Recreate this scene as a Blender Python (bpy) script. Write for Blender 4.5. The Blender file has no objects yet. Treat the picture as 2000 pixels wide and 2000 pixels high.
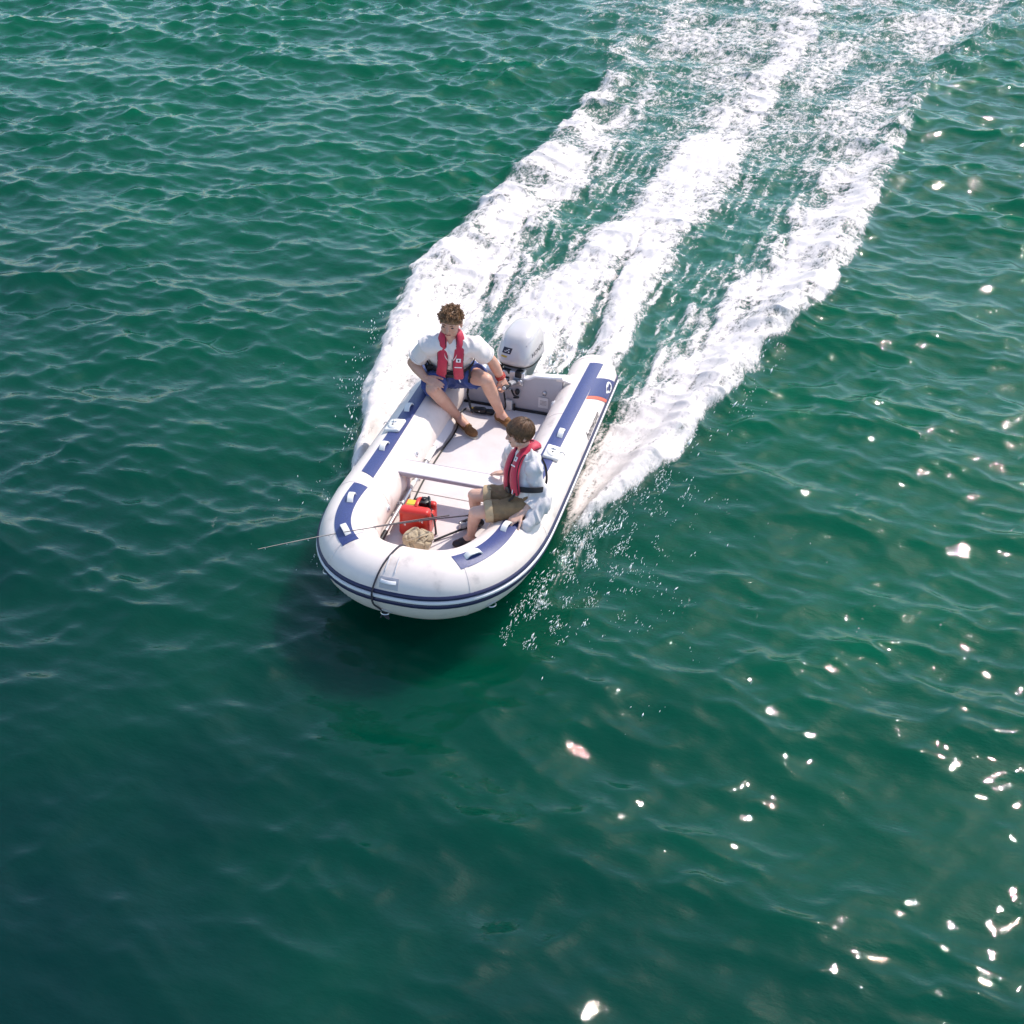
import bpy, math, random
import numpy as np
from mathutils import Vector, Matrix
from mathutils.bvhtree import BVHTree

random.seed(7)
RNG = np.random.RandomState(11)
SC = bpy.context.scene
COL = SC.collection
R_ = math.radians

# ------------------------------------------------------------------ camera
CAM_POS = np.array([2.3353, -7.2626, 6.1363])
YAW, PITCH, ROLL, FPX = -0.2659, 0.6887, 0.0108, 2295.24
fw = np.array([math.sin(YAW) * math.cos(PITCH), math.cos(YAW) * math.cos(PITCH), -math.sin(PITCH)])
rt = np.array([math.cos(YAW), -math.sin(YAW), 0.0])
up = np.cross(rt, fw)
rt2 = rt * math.cos(ROLL) + up * math.sin(ROLL)
up2 = up * math.cos(ROLL) - rt * math.sin(ROLL)
cam_d = bpy.data.cameras.new('camera')
cam_d.sensor_width = 36
cam_d.sensor_fit = 'HORIZONTAL'
cam_d.lens = 36 * FPX / 2000
cam_d.clip_end = 3000
cam = bpy.data.objects.new('camera', cam_d)
COL.objects.link(cam)
cam.matrix_world = Matrix(((rt2[0], up2[0], -fw[0], CAM_POS[0]), (rt2[1], up2[1], -fw[1], CAM_POS[1]),
                           (rt2[2], up2[2], -fw[2], CAM_POS[2]), (0, 0, 0, 1)))
SC.camera = cam

# ------------------------------------------------------------------ light
SUN_EL, SUN_AZ = R_(51), R_(34)           # azimuth from +Y towards +X
world = bpy.data.worlds.new('World')
SC.world = world
world.use_nodes = True
wn = world.node_tree
bg = wn.nodes['Background']
sky = wn.nodes.new('ShaderNodeTexSky')
sky.sky_type = 'NISHITA'
sky.sun_disc = False
sky.sun_elevation = SUN_EL
sky.sun_rotation = SUN_AZ
sky.air_density = 1.0
sky.dust_density = 0.7
sky.ozone_density = 1.0
wn.links.new(sky.outputs[0], bg.inputs[0])
bg.inputs[1].default_value = 0.15
sun_d = bpy.data.lights.new('sun', 'SUN')
sun_d.energy = 2.75
sun_d.angle = R_(0.55)
sun_d.color = (1.0, 0.915, 0.82)
sun = bpy.data.objects.new('sun', sun_d)
COL.objects.link(sun)
sdir = Vector((math.sin(SUN_AZ) * math.cos(SUN_EL), math.cos(SUN_AZ) * math.cos(SUN_EL), math.sin(SUN_EL)))
sun.rotation_euler = sdir.to_track_quat('Z', 'Y').to_euler()
sun.location = (6, 6, 12)
SC.view_settings.view_transform = 'Standard'
SC.view_settings.look = 'None'
SC.view_settings.exposure = 0.72
SC.view_settings.gamma = 1.0
SC.view_settings.use_curve_mapping = False
SC.cycles.max_bounces = 6
SC.cycles.use_adaptive_sampling = True
SC.cycles.adaptive_threshold = 0.02
SC.cycles.transparent_max_bounces = 12
SC.cycles.caustics_reflective = False
SC.cycles.caustics_refractive = False
SC.cycles.use_denoising = True

# ------------------------------------------------------------------ noise in numpy
def _hash(ix, iy, iz, seed):
    h = (ix.astype(np.int64) * 374761393 + iy.astype(np.int64) * 668265263 + iz * 2147483647 + seed * 974634777) & 0xffffffff
    h = ((h ^ (h >> 13)) * 1274126177) & 0xffffffff
    return (h ^ (h >> 16)) & 0xffff

def perlin2(x, y, seed=0):
    ix = np.floor(x); iy = np.floor(y)
    fx = x - ix; fy = y - iy
    ux = fx * fx * fx * (fx * (fx * 6 - 15) + 10); uy = fy * fy * fy * (fy * (fy * 6 - 15) + 10)
    def g(dx, dy):
        a = _hash(ix + dx, iy + dy, 0, seed) * (2 * np.pi / 65536)
        return np.cos(a) * (fx - dx) + np.sin(a) * (fy - dy)
    return 1.5 * ((g(0, 0) * (1 - ux) + g(1, 0) * ux) * (1 - uy) + (g(0, 1) * (1 - ux) + g(1, 1) * ux) * uy)

def fbm2(x, y, octv=4, seed=0, gain=0.5):
    s = 0; a = 1; t = 0
    for k in range(octv):
        s = s + a * perlin2(x, y, seed + k * 17); t += a
        a *= gain; x = x * 2.03 + 5.1; y = y * 2.03 - 3.7
    return s / t

def worley2(x, y, seed=0):
    ix = np.floor(x); iy = np.floor(y)
    best = np.full(x.shape, 9.0)
    for dx in (-1, 0, 1):
        for dy in (-1, 0, 1):
            hx = _hash(ix + dx, iy + dy, 1, seed) / 65536.0
            hy = _hash(ix + dx, iy + dy, 2, seed + 5) / 65536.0
            best = np.minimum(best, (ix + dx + hx - x) ** 2 + (iy + dy + hy - y) ** 2)
    return np.sqrt(best)

def noise3(p, scale, seed=0):
    x, y, z = p[:, 0] * scale, p[:, 1] * scale, p[:, 2] * scale
    return (perlin2(x + z * .73, y - z * .41, seed) + perlin2(y + 9.2 + x * .3, z + 3.1, seed + 3) + perlin2(z + 1.7, x - 4.4 + y * .2, seed + 7)) / 1.7

def sstep(a, b, x):
    t = np.clip((x - a) / (b - a), 0, 1)
    return t * t * (3 - 2 * t)

# ------------------------------------------------------------------ materials
def mat(name, base, rough=0.5, noise=0.0, nscale=20, bump=0.0, bscale=60, metallic=0.0, spec=None, coat=0.0, col2=None, sheen=0.0, sss=0.0):
    m = bpy.data.materials.new(name)
    m.use_nodes = True
    nt = m.node_tree
    b = nt.nodes['Principled BSDF']
    b.inputs['Roughness'].default_value = rough
    b.inputs['Metallic'].default_value = metallic
    if spec is not None: b.inputs['Specular IOR Level'].default_value = spec
    b.inputs['Coat Weight'].default_value = coat
    b.inputs['Sheen Weight'].default_value = sheen
    if sss:
        b.inputs['Subsurface Weight'].default_value = sss
        b.inputs['Subsurface Radius'].default_value = (0.02, 0.008, 0.004)
        b.inputs['Subsurface Scale'].default_value = 0.3
    tc = nt.nodes.new('ShaderNodeTexCoord')
    base4 = tuple(base) + (1,)
    if noise > 0 or col2 is not None:
        n = nt.nodes.new('ShaderNodeTexNoise'); n.inputs['Scale'].default_value = nscale; n.inputs['Detail'].default_value = 6
        n.inputs['Roughness'].default_value = 0.6
        nt.links.new(tc.outputs['Object'], n.inputs['Vector'])
        r = nt.nodes.new('ShaderNodeValToRGB')
        r.color_ramp.elements[0].position = 0.32; r.color_ramp.elements[1].position = 0.68
        c2 = col2 if col2 is not None else tuple(c * (1 - noise) for c in base)
        r.color_ramp.elements[0].color = tuple(c2) + (1,); r.color_ramp.elements[1].color = base4
        nt.links.new(n.outputs['Fac'], r.inputs['Fac'])
        nt.links.new(r.outputs['Color'], b.inputs['Base Color'])
    else:
        b.inputs['Base Color'].default_value = base4
    if bump > 0:
        n2 = nt.nodes.new('ShaderNodeTexNoise'); n2.inputs['Scale'].default_value = bscale; n2.inputs['Detail'].default_value = 4
        nt.links.new(tc.outputs['Object'], n2.inputs['Vector'])
        bp = nt.nodes.new('ShaderNodeBump'); bp.inputs['Strength'].default_value = bump; bp.inputs['Distance'].default_value = 0.01
        nt.links.new(n2.outputs['Fac'], bp.inputs['Height'])
        nt.links.new(bp.outputs['Normal'], b.inputs['Normal'])
    return m

M = {}
M['hypalon'] = mat('white_hypalon', (0.83, 0.725, 0.66), 0.42, 0.10, 5.0, 0.07, 9)
M['hypalon_grey'] = mat('pale_grey_hypalon', (0.66, 0.64, 0.65), 0.5, 0.08, 4, 0.05, 12)
M['floor'] = mat('floor_grey', (0.70, 0.645, 0.64), 0.5, 0.13, 7, 0.12, 160)
M['transom'] = mat('transom_grey', (0.50, 0.47, 0.49), 0.45, 0.08, 5, 0.05, 40)
M['thwart'] = mat('thwart_white', (0.82, 0.735, 0.69), 0.4, 0.05, 4, 0.04, 50)
M['thwart_edge'] = mat('thwart_edge_grey', (0.42, 0.38, 0.42), 0.45, 0.1, 9)
M['navy'] = mat('navy_vinyl', (0.045, 0.062, 0.20), 0.42, 0.0, 90, 0.15, 350, col2=(0.03, 0.043, 0.145))
M['navy_dark'] = mat('navy_rubber', (0.018, 0.02, 0.075), 0.4, 0.2, 14)
M['white_rubber'] = mat('white_rubber', (0.84, 0.81, 0.80), 0.45, 0.06, 12)
M['handle'] = mat('handle_white', (0.82, 0.79, 0.74), 0.5, 0.06, 25, 0.08, 120)
M['red_stripe'] = mat('coral_stripe', (0.78, 0.14, 0.08), 0.45, 0.08, 14)
M['black'] = mat('black_plastic', (0.012, 0.012, 0.014), 0.4, 0.3, 30)
M['black_web'] = mat('black_webbing', (0.012, 0.012, 0.016), 0.75, 0.3, 60, 0.3, 300)
M['steel'] = mat('steel', (0.62, 0.62, 0.63), 0.28, 0.1, 20, metallic=1.0)
M['alu'] = mat('aluminium', (0.70, 0.70, 0.72), 0.35, 0.1, 12, metallic=0.85)
M['grey_plastic'] = mat('grey_plastic', (0.45, 0.45, 0.47), 0.45, 0.1, 12)
M['cowl'] = mat('silver_cowl', (0.66, 0.61, 0.585), 0.30, 0.05, 6, metallic=0.1, coat=0.35)
M['cowl_low'] = mat('silver_lower_cowl', (0.50, 0.485, 0.49), 0.3, 0.06, 6, metallic=0.25, coat=0.3)
M['decal_dark'] = mat('decal_navy_black', (0.012, 0.012, 0.035), 0.35, 0.2, 40)
M['decal_yellow'] = mat('decal_yellow', (0.62, 0.42, 0.03), 0.45, 0.1, 40)
M['letter'] = mat('letter_dark', (0.05, 0.045, 0.05), 0.45, 0.2, 60)
M['letter_grey'] = mat('letter_grey', (0.30, 0.27, 0.26), 0.5, 0.2, 60)
M['emblem'] = mat('emblem_white', (0.82, 0.80, 0.76), 0.45, 0.06, 30)
M['rope'] = mat('dark_rope', (0.05, 0.045, 0.06), 0.8, 0.4, 120, 0.4, 260)
M['tank'] = mat('red_tank', (0.62, 0.035, 0.022), 0.36, 0.12, 7, 0.06, 60, coat=0.15)
M['yellow'] = mat('yellow_label', (0.80, 0.56, 0.05), 0.5, 0.08, 40)
M['olive'] = mat('olive_label', (0.36, 0.30, 0.02), 0.5, 0.08, 40)
M['canvas'] = mat('beige_canvas', (0.52, 0.42, 0.28), 0.85, 0.22, 18, 0.5, 120, sheen=0.2)
M['skin'] = mat('skin', (0.66, 0.38, 0.27), 0.5, 0.0, 9, 0.08, 90, col2=(0.58, 0.30, 0.21), sss=0.12)
M['skin_boy'] = mat('skin_light', (0.68, 0.43, 0.33), 0.5, 0.0, 9, 0.08, 90, col2=(0.60, 0.35, 0.26), sss=0.12)
M['lip'] = mat('lips', (0.36, 0.10, 0.08), 0.5, 0.1, 40)
M['mouth'] = mat('open_mouth', (0.09, 0.025, 0.02), 0.6, 0.2, 40)
M['teeth'] = mat('teeth', (0.7, 0.66, 0.58), 0.35, 0.05, 40)
M['eye'] = mat('eye_dark', (0.05, 0.03, 0.025), 0.3, 0.2, 60)
M['hair_man'] = mat('curly_brown_hair', (0.36, 0.19, 0.085), 0.42, 0.0, 60, 0.2, 300, col2=(0.07, 0.034, 0.017))
M['hair_boy'] = mat('straight_brown_hair', (0.20, 0.098, 0.044), 0.36, 0.0, 45, 0.2, 300, col2=(0.06, 0.029, 0.014))
M['polo'] = mat('white_polo_cotton', (0.80, 0.72, 0.68), 0.85, 0.06, 14, 0.2, 90, sheen=0.2)
M['polo_trim'] = mat('white_collar_cotton', (0.82, 0.75, 0.71), 0.85, 0.05, 20, 0.2, 150)
M['shorts_blue'] = mat('blue_shorts_cotton', (0.045, 0.085, 0.29), 0.8, 0.0, 16, 0.25, 120, col2=(0.03, 0.055, 0.20), sheen=0.2)
M['jacket_red'] = mat('crimson_lifejacket', (0.56, 0.012, 0.055), 0.55, 0.0, 16, 0.2, 70, col2=(0.44, 0.008, 0.04), sheen=0.25)
M['reflector'] = mat('reflective_white', (0.85, 0.83, 0.83), 0.35, 0.05, 40)
M['shoe_brown'] = mat('tan_suede', (0.26, 0.12, 0.035), 0.75, 0.0, 26, 0.3, 160, col2=(0.17, 0.07, 0.02))
M['shoe_sole'] = mat('shoe_sole', (0.62, 0.55, 0.45), 0.7, 0.1, 30)
M['shoe_black'] = mat('black_shoe', (0.02, 0.018, 0.022), 0.5, 0.3, 26)
M['shirt_blue'] = mat('pale_blue_linen', (0.70, 0.65, 0.64), 0.85, 0.10, 14, 0.25, 120, sheen=0.2)
M['tee'] = mat('white_tee', (0.78, 0.75, 0.73), 0.85, 0.06, 20)
M['khaki'] = mat('khaki_cotton', (0.30, 0.19, 0.095), 0.85, 0.0, 18, 0.3, 120, col2=(0.22, 0.135, 0.065))
M['khaki_cuff'] = mat('khaki_lining', (0.50, 0.36, 0.21), 0.85, 0.15, 18, 0.2, 120)
M['bracelet'] = mat('red_cord', (0.55, 0.05, 0.04), 0.7, 0.3, 60)
M['rodblank'] = mat('rod_blank_dark', (0.05, 0.035, 0.045), 0.3, 0.3, 30)
M['sticker'] = mat('sticker_white', (0.74, 0.70, 0.69), 0.5, 0.05, 60)
M['magenta'] = mat('crimson_plastic', (0.36, 0.03, 0.10), 0.45, 0.2, 30)

# scuffs and salt stains on the tube fabric
_r = [n for n in M['hypalon'].node_tree.nodes if n.type == 'VALTORGB'][0].color_ramp
_r.elements[0].position = .30; _r.elements[0].color = (.60, .52, .475, 1); _r.elements[1].position = .56
_e = _r.elements.new(.40); _e.color = (.77, .67, .61, 1)
[n for n in M['hypalon'].node_tree.nodes if n.type == 'TEX_NOISE'][0].inputs['Detail'].default_value = 10

# ------------------------------------------------------------------ mesh builder
class MB:
    def __init__(s): s.v = []; s.f = []; s.n = 0
    def add(s, v, f):
        v = np.asarray(v, float).reshape(-1, 3)
        s.v.append(v); s.f += [tuple(i + s.n for i in q) for q in f]; s.n += len(v); return s
    def grid(s, P, closed_u=False, closed_v=False, cap0=False, cap1=False):
        P = np.asarray(P, float); a, b = P.shape[:2]; f = []
        for i in range(a if closed_u else a - 1):
            for j in range(b if closed_v else b - 1):
                i2, j2 = (i + 1) % a, (j + 1) % b
                f.append((i * b + j, i * b + j2, i2 * b + j2, i2 * b + j))
        if cap0: f.append(tuple(range(b))[::1])
        if cap1: f.append(tuple((a - 1) * b + j for j in range(b))[::-1])
        return s.add(P.reshape(-1, 3), f)
    def box(s, c, d, rot=None, bev=0.0):
        c = np.asarray(c, float); hx, hy, hz = np.asarray(d, float) / 2
        b = min(bev, hx * .95, hy * .95, hz * .95)
        vs = []
        if b <= 0:
            for x in (-hx, hx):
                for y in (-hy, hy):
                    for z in (-hz, hz): vs.append((x, y, z))
            f = [(0, 1, 3, 2), (4, 6, 7, 5), (0, 4, 5, 1), (2, 3, 7, 6), (0, 2, 6, 4), (1, 5, 7, 3)]
            vs = np.array(vs)
        else:
            # rounded box: rings of rounded rectangles, stepped in z
            def ring(ix, iy, z):
                out = []
                for sx, sy, a0 in ((1, 1, 0), (-1, 1, 90), (-1, -1, 180), (1, -1, 270)):
                    for k in range(4):
                        a = R_(a0 + 30 * k)
                        out.append((sx * (hx - b) + (b - ix) * math.cos(a), sy * (hy - b) + (b - iy) * math.sin(a), z))
                return out
            rows = []
            for k in range(4):
                a = R_(30 * k); rows.append(ring(b * (1 - math.sin(a)), b * (1 - math.sin(a)), -hz + b * (1 - math.cos(a))))
            for k in range(3, -1, -1):
                a = R_(30 * k); rows.append(ring(b * (1 - math.sin(a)), b * (1 - math.sin(a)), hz - b * (1 - math.cos(a))))
            P = np.array(rows); na, nb = P.shape[:2]; f = []
            for i in range(na - 1):
                for j in range(nb):
                    j2 = (j + 1) % nb
                    f.append((i * nb + j, i * nb + j2, (i + 1) * nb + j2, (i + 1) * nb + j))
            f.append(tuple(range(nb))[::-1]); f.append(tuple((na - 1) * nb + j for j in range(nb)))
            vs = P.reshape(-1, 3)
        if rot is not None: vs = vs @ np.asarray(rot).T
        return s.add(vs + c, f)
    def tube(s, pts, r, seg=8, caps=True, flat=1.0, upv=(0, 0, 1), closed=False):
        pts = np.asarray(pts, float); n = len(pts)
        r = np.full(n, r) if np.isscalar(r) else np.asarray(r, float)
        if closed: T = np.roll(pts, -1, 0) - np.roll(pts, 1, 0)
        else: T = np.gradient(pts, axis=0)
        T /= np.linalg.norm(T, axis=1)[:, None] + 1e-12
        u = np.asarray(upv, float)
        A = np.cross(T, u); bad = np.linalg.norm(A, axis=1) < 1e-3
        A[bad] = np.cross(T[bad], (1, 0.1, 0))
        A /= np.linalg.norm(A, axis=1)[:, None]; B = np.cross(A, T)
        a = np.linspace(0, 2 * np.pi, seg, endpoint=False)
        P = pts[:, None] + r[:, None, None] * (A[:, None] * np.cos(a)[None, :, None] + B[:, None] * flat * np.sin(a)[None, :, None])
        return s.grid(P, closed_u=closed, closed_v=True, cap0=caps and not closed, cap1=caps and not closed)
    def ribbon(s, pts, nrm, width, thick, seg=10, power=3.0):
        """flattened padded band swept along pts; nrm = outward normal at each point"""
        pts = np.asarray(pts, float); n = len(pts)
        nrm = np.asarray(nrm, float); nrm = nrm if nrm.ndim == 2 else np.tile(nrm, (n, 1))
        w = np.full(n, width) if np.isscalar(width) else np.asarray(width, float)
        t = np.full(n, thick) if np.isscalar(thick) else np.asarray(thick, float)
        T = np.gradient(pts, axis=0); T /= np.linalg.norm(T, axis=1)[:, None] + 1e-12
        nrm = nrm - T * (nrm * T).sum(1)[:, None]; nrm /= np.linalg.norm(nrm, axis=1)[:, None] + 1e-12
        W = np.cross(T, nrm)
        a = np.linspace(0, 2 * np.pi, seg, endpoint=False)
        ca = np.sign(np.cos(a)) * np.abs(np.cos(a)) ** (2 / power); sa = np.sign(np.sin(a)) * np.abs(np.sin(a)) ** (2 / power)
        P = pts[:, None] + W[:, None] * (w / 2)[:, None, None] * ca[None, :, None] + nrm[:, None] * (t / 2)[:, None, None] * sa[None, :, None]
        return s.grid(P, closed_v=True, cap0=True, cap1=True)
    def ell(s, c, r, rot=None, nu=12, nv=8):
        th = np.linspace(0.0, np.pi, nv + 1); ph = np.linspace(0, 2 * np.pi, nu, endpoint=False)
        th[0] = 0.02; th[-1] = np.pi - 0.02
        P = np.stack([np.sin(th)[:, None] * np.cos(ph), np.sin(th)[:, None] * np.sin(ph), np.cos(th)[:, None] * np.ones(nu)], -1) * np.asarray(r, float)
        if rot is not None: P = P @ np.asarray(rot).T
        return s.grid(P[::-1] + np.asarray(c, float), closed_v=True, cap0=True, cap1=True)
    def cap(s, p0, r0, p1, r1, seg=14, flat0=False, flat1=False):
        p0 = np.asarray(p0, float); p1 = np.asarray(p1, float); d = p1 - p0; L = np.linalg.norm(d) + 1e-9; d = d / L
        a = np.array([1, 0, 0]) if abs(d[0]) < .8 else np.array([0, 1, 0])
        A = np.cross(d, a); A /= np.linalg.norm(A); B = np.cross(d, A)
        rows = []
        if not flat0:
            for k in range(1, 5): t = k / 5 * math.pi / 2; rows.append((p0 - d * r0 * math.cos(t), r0 * math.sin(t)))
        rows.append((p0, r0)); rows.append((p0 * .5 + p1 * .5, (r0 + r1) / 2)); rows.append((p1, r1))
        if not flat1:
            for k in range(4, 0, -1): t = k / 5 * math.pi / 2; rows.append((p1 + d * r1 * math.cos(t), r1 * math.sin(t)))
        ph = np.linspace(0, 2 * np.pi, seg, endpoint=False)
        P = np.array([[c + r * (A * math.cos(x) + B * math.sin(x)) for x in ph] for c, r in rows])
        return s.grid(P[:, ::1], closed_v=True, cap0=True, cap1=True)
    def arrays(s): return (np.concatenate(s.v) if s.v else np.zeros((0, 3))), s.f

def fix_normals(me):
    import bmesh
    bm = bmesh.new(); bm.from_mesh(me)
    bmesh.ops.recalc_face_normals(bm, faces=bm.faces)
    bm.to_mesh(me); bm.free()

def link_mesh(name, v, f, m, parent=None, base=(0, 0, 0), smooth=True, angle=40, normals=True):
    me = bpy.data.meshes.new(name)
    me.from_pydata((np.asarray(v) - np.asarray(base)).tolist(), [], f)
    if normals: fix_normals(me)
    if smooth:
        me.polygons.foreach_set('use_smooth', np.ones(len(me.polygons), bool))
    me.materials.append(m)
    me.update()
    if smooth and angle < 180:
        import bmesh
        bm = bmesh.new(); bm.from_mesh(me); lim = R_(angle)
        for e in bm.edges:
            if len(e.link_faces) == 2 and e.calc_face_angle(0) > lim: e.smooth = False
        bm.to_mesh(me); bm.free()
    o = bpy.data.objects.new(name, me)
    COL.objects.link(o)
    if parent is not None: o.parent = parent
    return o

# ------------------------------------------------------------------ boat frame
PHI = 0.0747
cB, sB = math.cos(PHI), math.sin(PHI)
def B2W(p):
    p = np.asarray(p, float); yy = p[..., 1] - 1.35; z = p[..., 2]
    return np.stack([p[..., 0], 1.35 + yy * cB + z * sB, z * cB - yy * sB], -1)

BASES = {}
def tag(o, label, cat, group=None):
    o['label'] = label; o['category'] = cat
    if group: o['group'] = group
def thing(name, label, cat, base, group=None):
    o = bpy.data.objects.new(name, None); COL.objects.link(o)
    o.empty_display_size = 0.1
    o.location = B2W(base).tolist(); o.rotation_euler = (-PHI, 0, 0)
    tag(o, label, cat, group); BASES[o.name] = np.asarray(base, float)
    return o
def part(name, mb, m, parent, smooth=True, angle=40, label=None):
    root = parent
    while root.parent is not None: root = root.parent
    v, f = mb.arrays()
    o = link_mesh(name, v, f, m, parent, BASES[root.name], smooth, angle)
    if label: o['label'] = label
    return o
def part_vf(name, v, f, m, parent, smooth=True, angle=40, normals=True):
    root = parent
    while root.parent is not None: root = root.parent
    return link_mesh(name, v, f, m, parent, BASES[root.name], smooth, angle, normals)
def single(name, mb, m, label, cat, base, smooth=True, angle=40):
    v, f = mb.arrays()
    o = link_mesh(name, v, f, m, None, base, smooth, angle)
    o.location = B2W(base).tolist(); o.rotation_euler = (-PHI, 0, 0)
    tag(o, label, cat); BASES[o.name] = np.asarray(base, float)
    return o

def remesh(mb, voxel, smooth_it=4, factor=0.5):
    """union of overlapping closed lumps as one continuous surface"""
    v, f = mb.arrays()
    me = bpy.data.meshes.new('tmp'); me.from_pydata(v.tolist(), [], f); fix_normals(me)
    o = bpy.data.objects.new('tmp', me); COL.objects.link(o)
    r = o.modifiers.new('r', 'REMESH'); r.mode = 'VOXEL'; r.voxel_size = voxel
    if smooth_it:
        s = o.modifiers.new('s', 'SMOOTH'); s.factor = factor; s.iterations = smooth_it
    dg = bpy.context.evaluated_depsgraph_get(); dg.update()
    ev = o.evaluated_get(dg); em = ev.to_mesh()
    n = len(em.vertices); V = np.zeros(n * 3); em.vertices.foreach_get('co', V); V = V.reshape(-1, 3)
    N = np.zeros(n * 3); em.vertices.foreach_get('normal', N); N = N.reshape(-1, 3)
    F = [tuple(p.vertices) for p in em.polygons]
    ev.to_mesh_clear(); bpy.data.objects.remove(o); bpy.data.meshes.remove(me)
    return V, N, F

def spline(pts, n=40):
    pts = np.asarray(pts, float); k = len(pts)
    P = np.vstack([2 * pts[0] - pts[1], pts, 2 * pts[-1] - pts[-2]])
    out = []
    for t in np.linspace(0, k - 1 - 1e-9, n):
        i = int(t); u = t - i; p0, p1, p2, p3 = P[i], P[i + 1], P[i + 2], P[i + 3]
        out.append(.5 * ((2 * p1) + (p2 - p0) * u + (2 * p0 - 5 * p1 + 4 * p2 - p3) * u * u + (3 * p1 - p0 - 3 * p2 + p3) * u ** 3))
    return np.array(out)

# ------------------------------------------------------------------ water
def interp(tab, y):
    tab = np.asarray(tab, float)
    return np.interp(y, tab[:, 0], tab[:, 1]), np.interp(y, tab[:, 0], tab[:, 2])
# y, centre x, half width
LEFT = [(-.45, -.86, .03), (0, -.98, .10), (.4, -1.02, .17), (1, -1.08, .27), (1.9, -1.16, .40), (2.5, -1.13, .47), (3.6, -1.19, .56), (4.7, -1.09, .56), (6.1, -.94, .55), (8, -.70, .53), (10, -.58, .48), (12.2, -.75, .62), (18, -1.1, .9)]
MIDA = [(1.6, -.05, .30), (2.6, -.22, .46), (3.7, -.10, .50), (4.6, .14, .50), (5.5, .36, .52), (7.3, .76, .60), (9, 1.05, .56), (11.5, 1.45, .42), (15, 1.62, .42), (20, 1.9, .5)]
MIDB = [(1.6, .50, .14), (2.6, .66, .18), (3.7, .60, .24), (4.6, .62, .34), (5.5, .68, .38), (7.3, .95, .40), (9, 1.15, .35), (11.5, 1.5, .32), (15, 1.7, .3), (20, 1.9, .4)]
RIGHT = [(-.9, .80, .02), (-.3, .87, .06), (.3, .98, .19), (.9, 1.10, .34), (1.5, 1.30, .40), (2.2, 1.50, .42), (3, 1.66, .47), (3.9, 1.97, .53), (4.9, 2.23, .53), (6.2, 2.50, .50), (8.2, 2.85, .40), (10.5, 3.25, .30), (12.3, 3.75, .26), (15, 4.75, .25), (20, 6.6, .25)]

NW = 190
_lam = np.exp(RNG.uniform(math.log(0.125), math.log(3.0), NW))
_ang = RNG.normal(0, 0.62, NW) + math.atan2(math.cos(-.20), math.sin(-.20))
_kx = 2 * np.pi / _lam * np.cos(_ang); _ky = 2 * np.pi / _lam * np.sin(_ang)
_amp = 0.0060 * _lam ** .88 * RNG.uniform(.5, 1.4, NW) * np.interp(_lam, [.5, 1.0, 3.0], [1.0, .62, .30])
_ph = RNG.uniform(0, 2 * np.pi, NW)

def inside_boat(x, y):
    """soft mask of the boat's footprint on the water"""
    yb = np.clip((-.59 - y) / 1.05, 0, 1)
    half = .56 * np.clip(1 - yb ** 2.6, 0, 1) ** .4
    return sstep(.0, .12, half - np.abs(x)) * sstep(1.55, 1.35, y) * sstep(-.9, -.1, y)

def bands(x, y):
    xl, wl = interp(LEFT, y); xm, wm = interp(MIDA, y); xn, wn = interp(MIDB, y); xr, wr = interp(RIGHT, y)
    e1 = fbm2(x / .55, y / .75, 3, 3); e2 = worley2(x / .26 + e1, y / .30, 9) - .45
    edge = .42 * e1 - .24 * e2
    dl = (xl - x) / wl; dr = (x - xr) / wr        # + outwards
    ms = .5 * fbm2(x / .35, y / 1.7, 3, 31)
    dm = np.where(np.abs((x - xm) / wm) < np.abs((x - xn) / wn), (x - xm) / wm, (x - xn) / wn) + ms
    gate_l = sstep(-.5, .1, y); gate_r = sstep(-.55, .2, y)
    dl2 = dl + edge * np.clip(.5 + .25 / wl * .2, .5, 1.1); dr2 = dr + edge * np.clip(.5 + .25 / wr * .2, .5, 1.1)
    sl = fbm2(x / .12, y / .9, 3, 41); 
    L = sstep(1.12, .86, dl2) * sstep(-1.7, -.2, dl + .8 * sl + .3 * e1) * gate_l
    Rr = sstep(1.12, .86, dr2) * sstep(-1.9, -.25, dr + .8 * sl + .3 * e1) * gate_r
    Mi = np.exp(-np.abs(dm) ** 2.6 * 1.1) * sstep(1.7, 2.0, y)
    return L, Rr, Mi, dl, dr, dm

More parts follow.
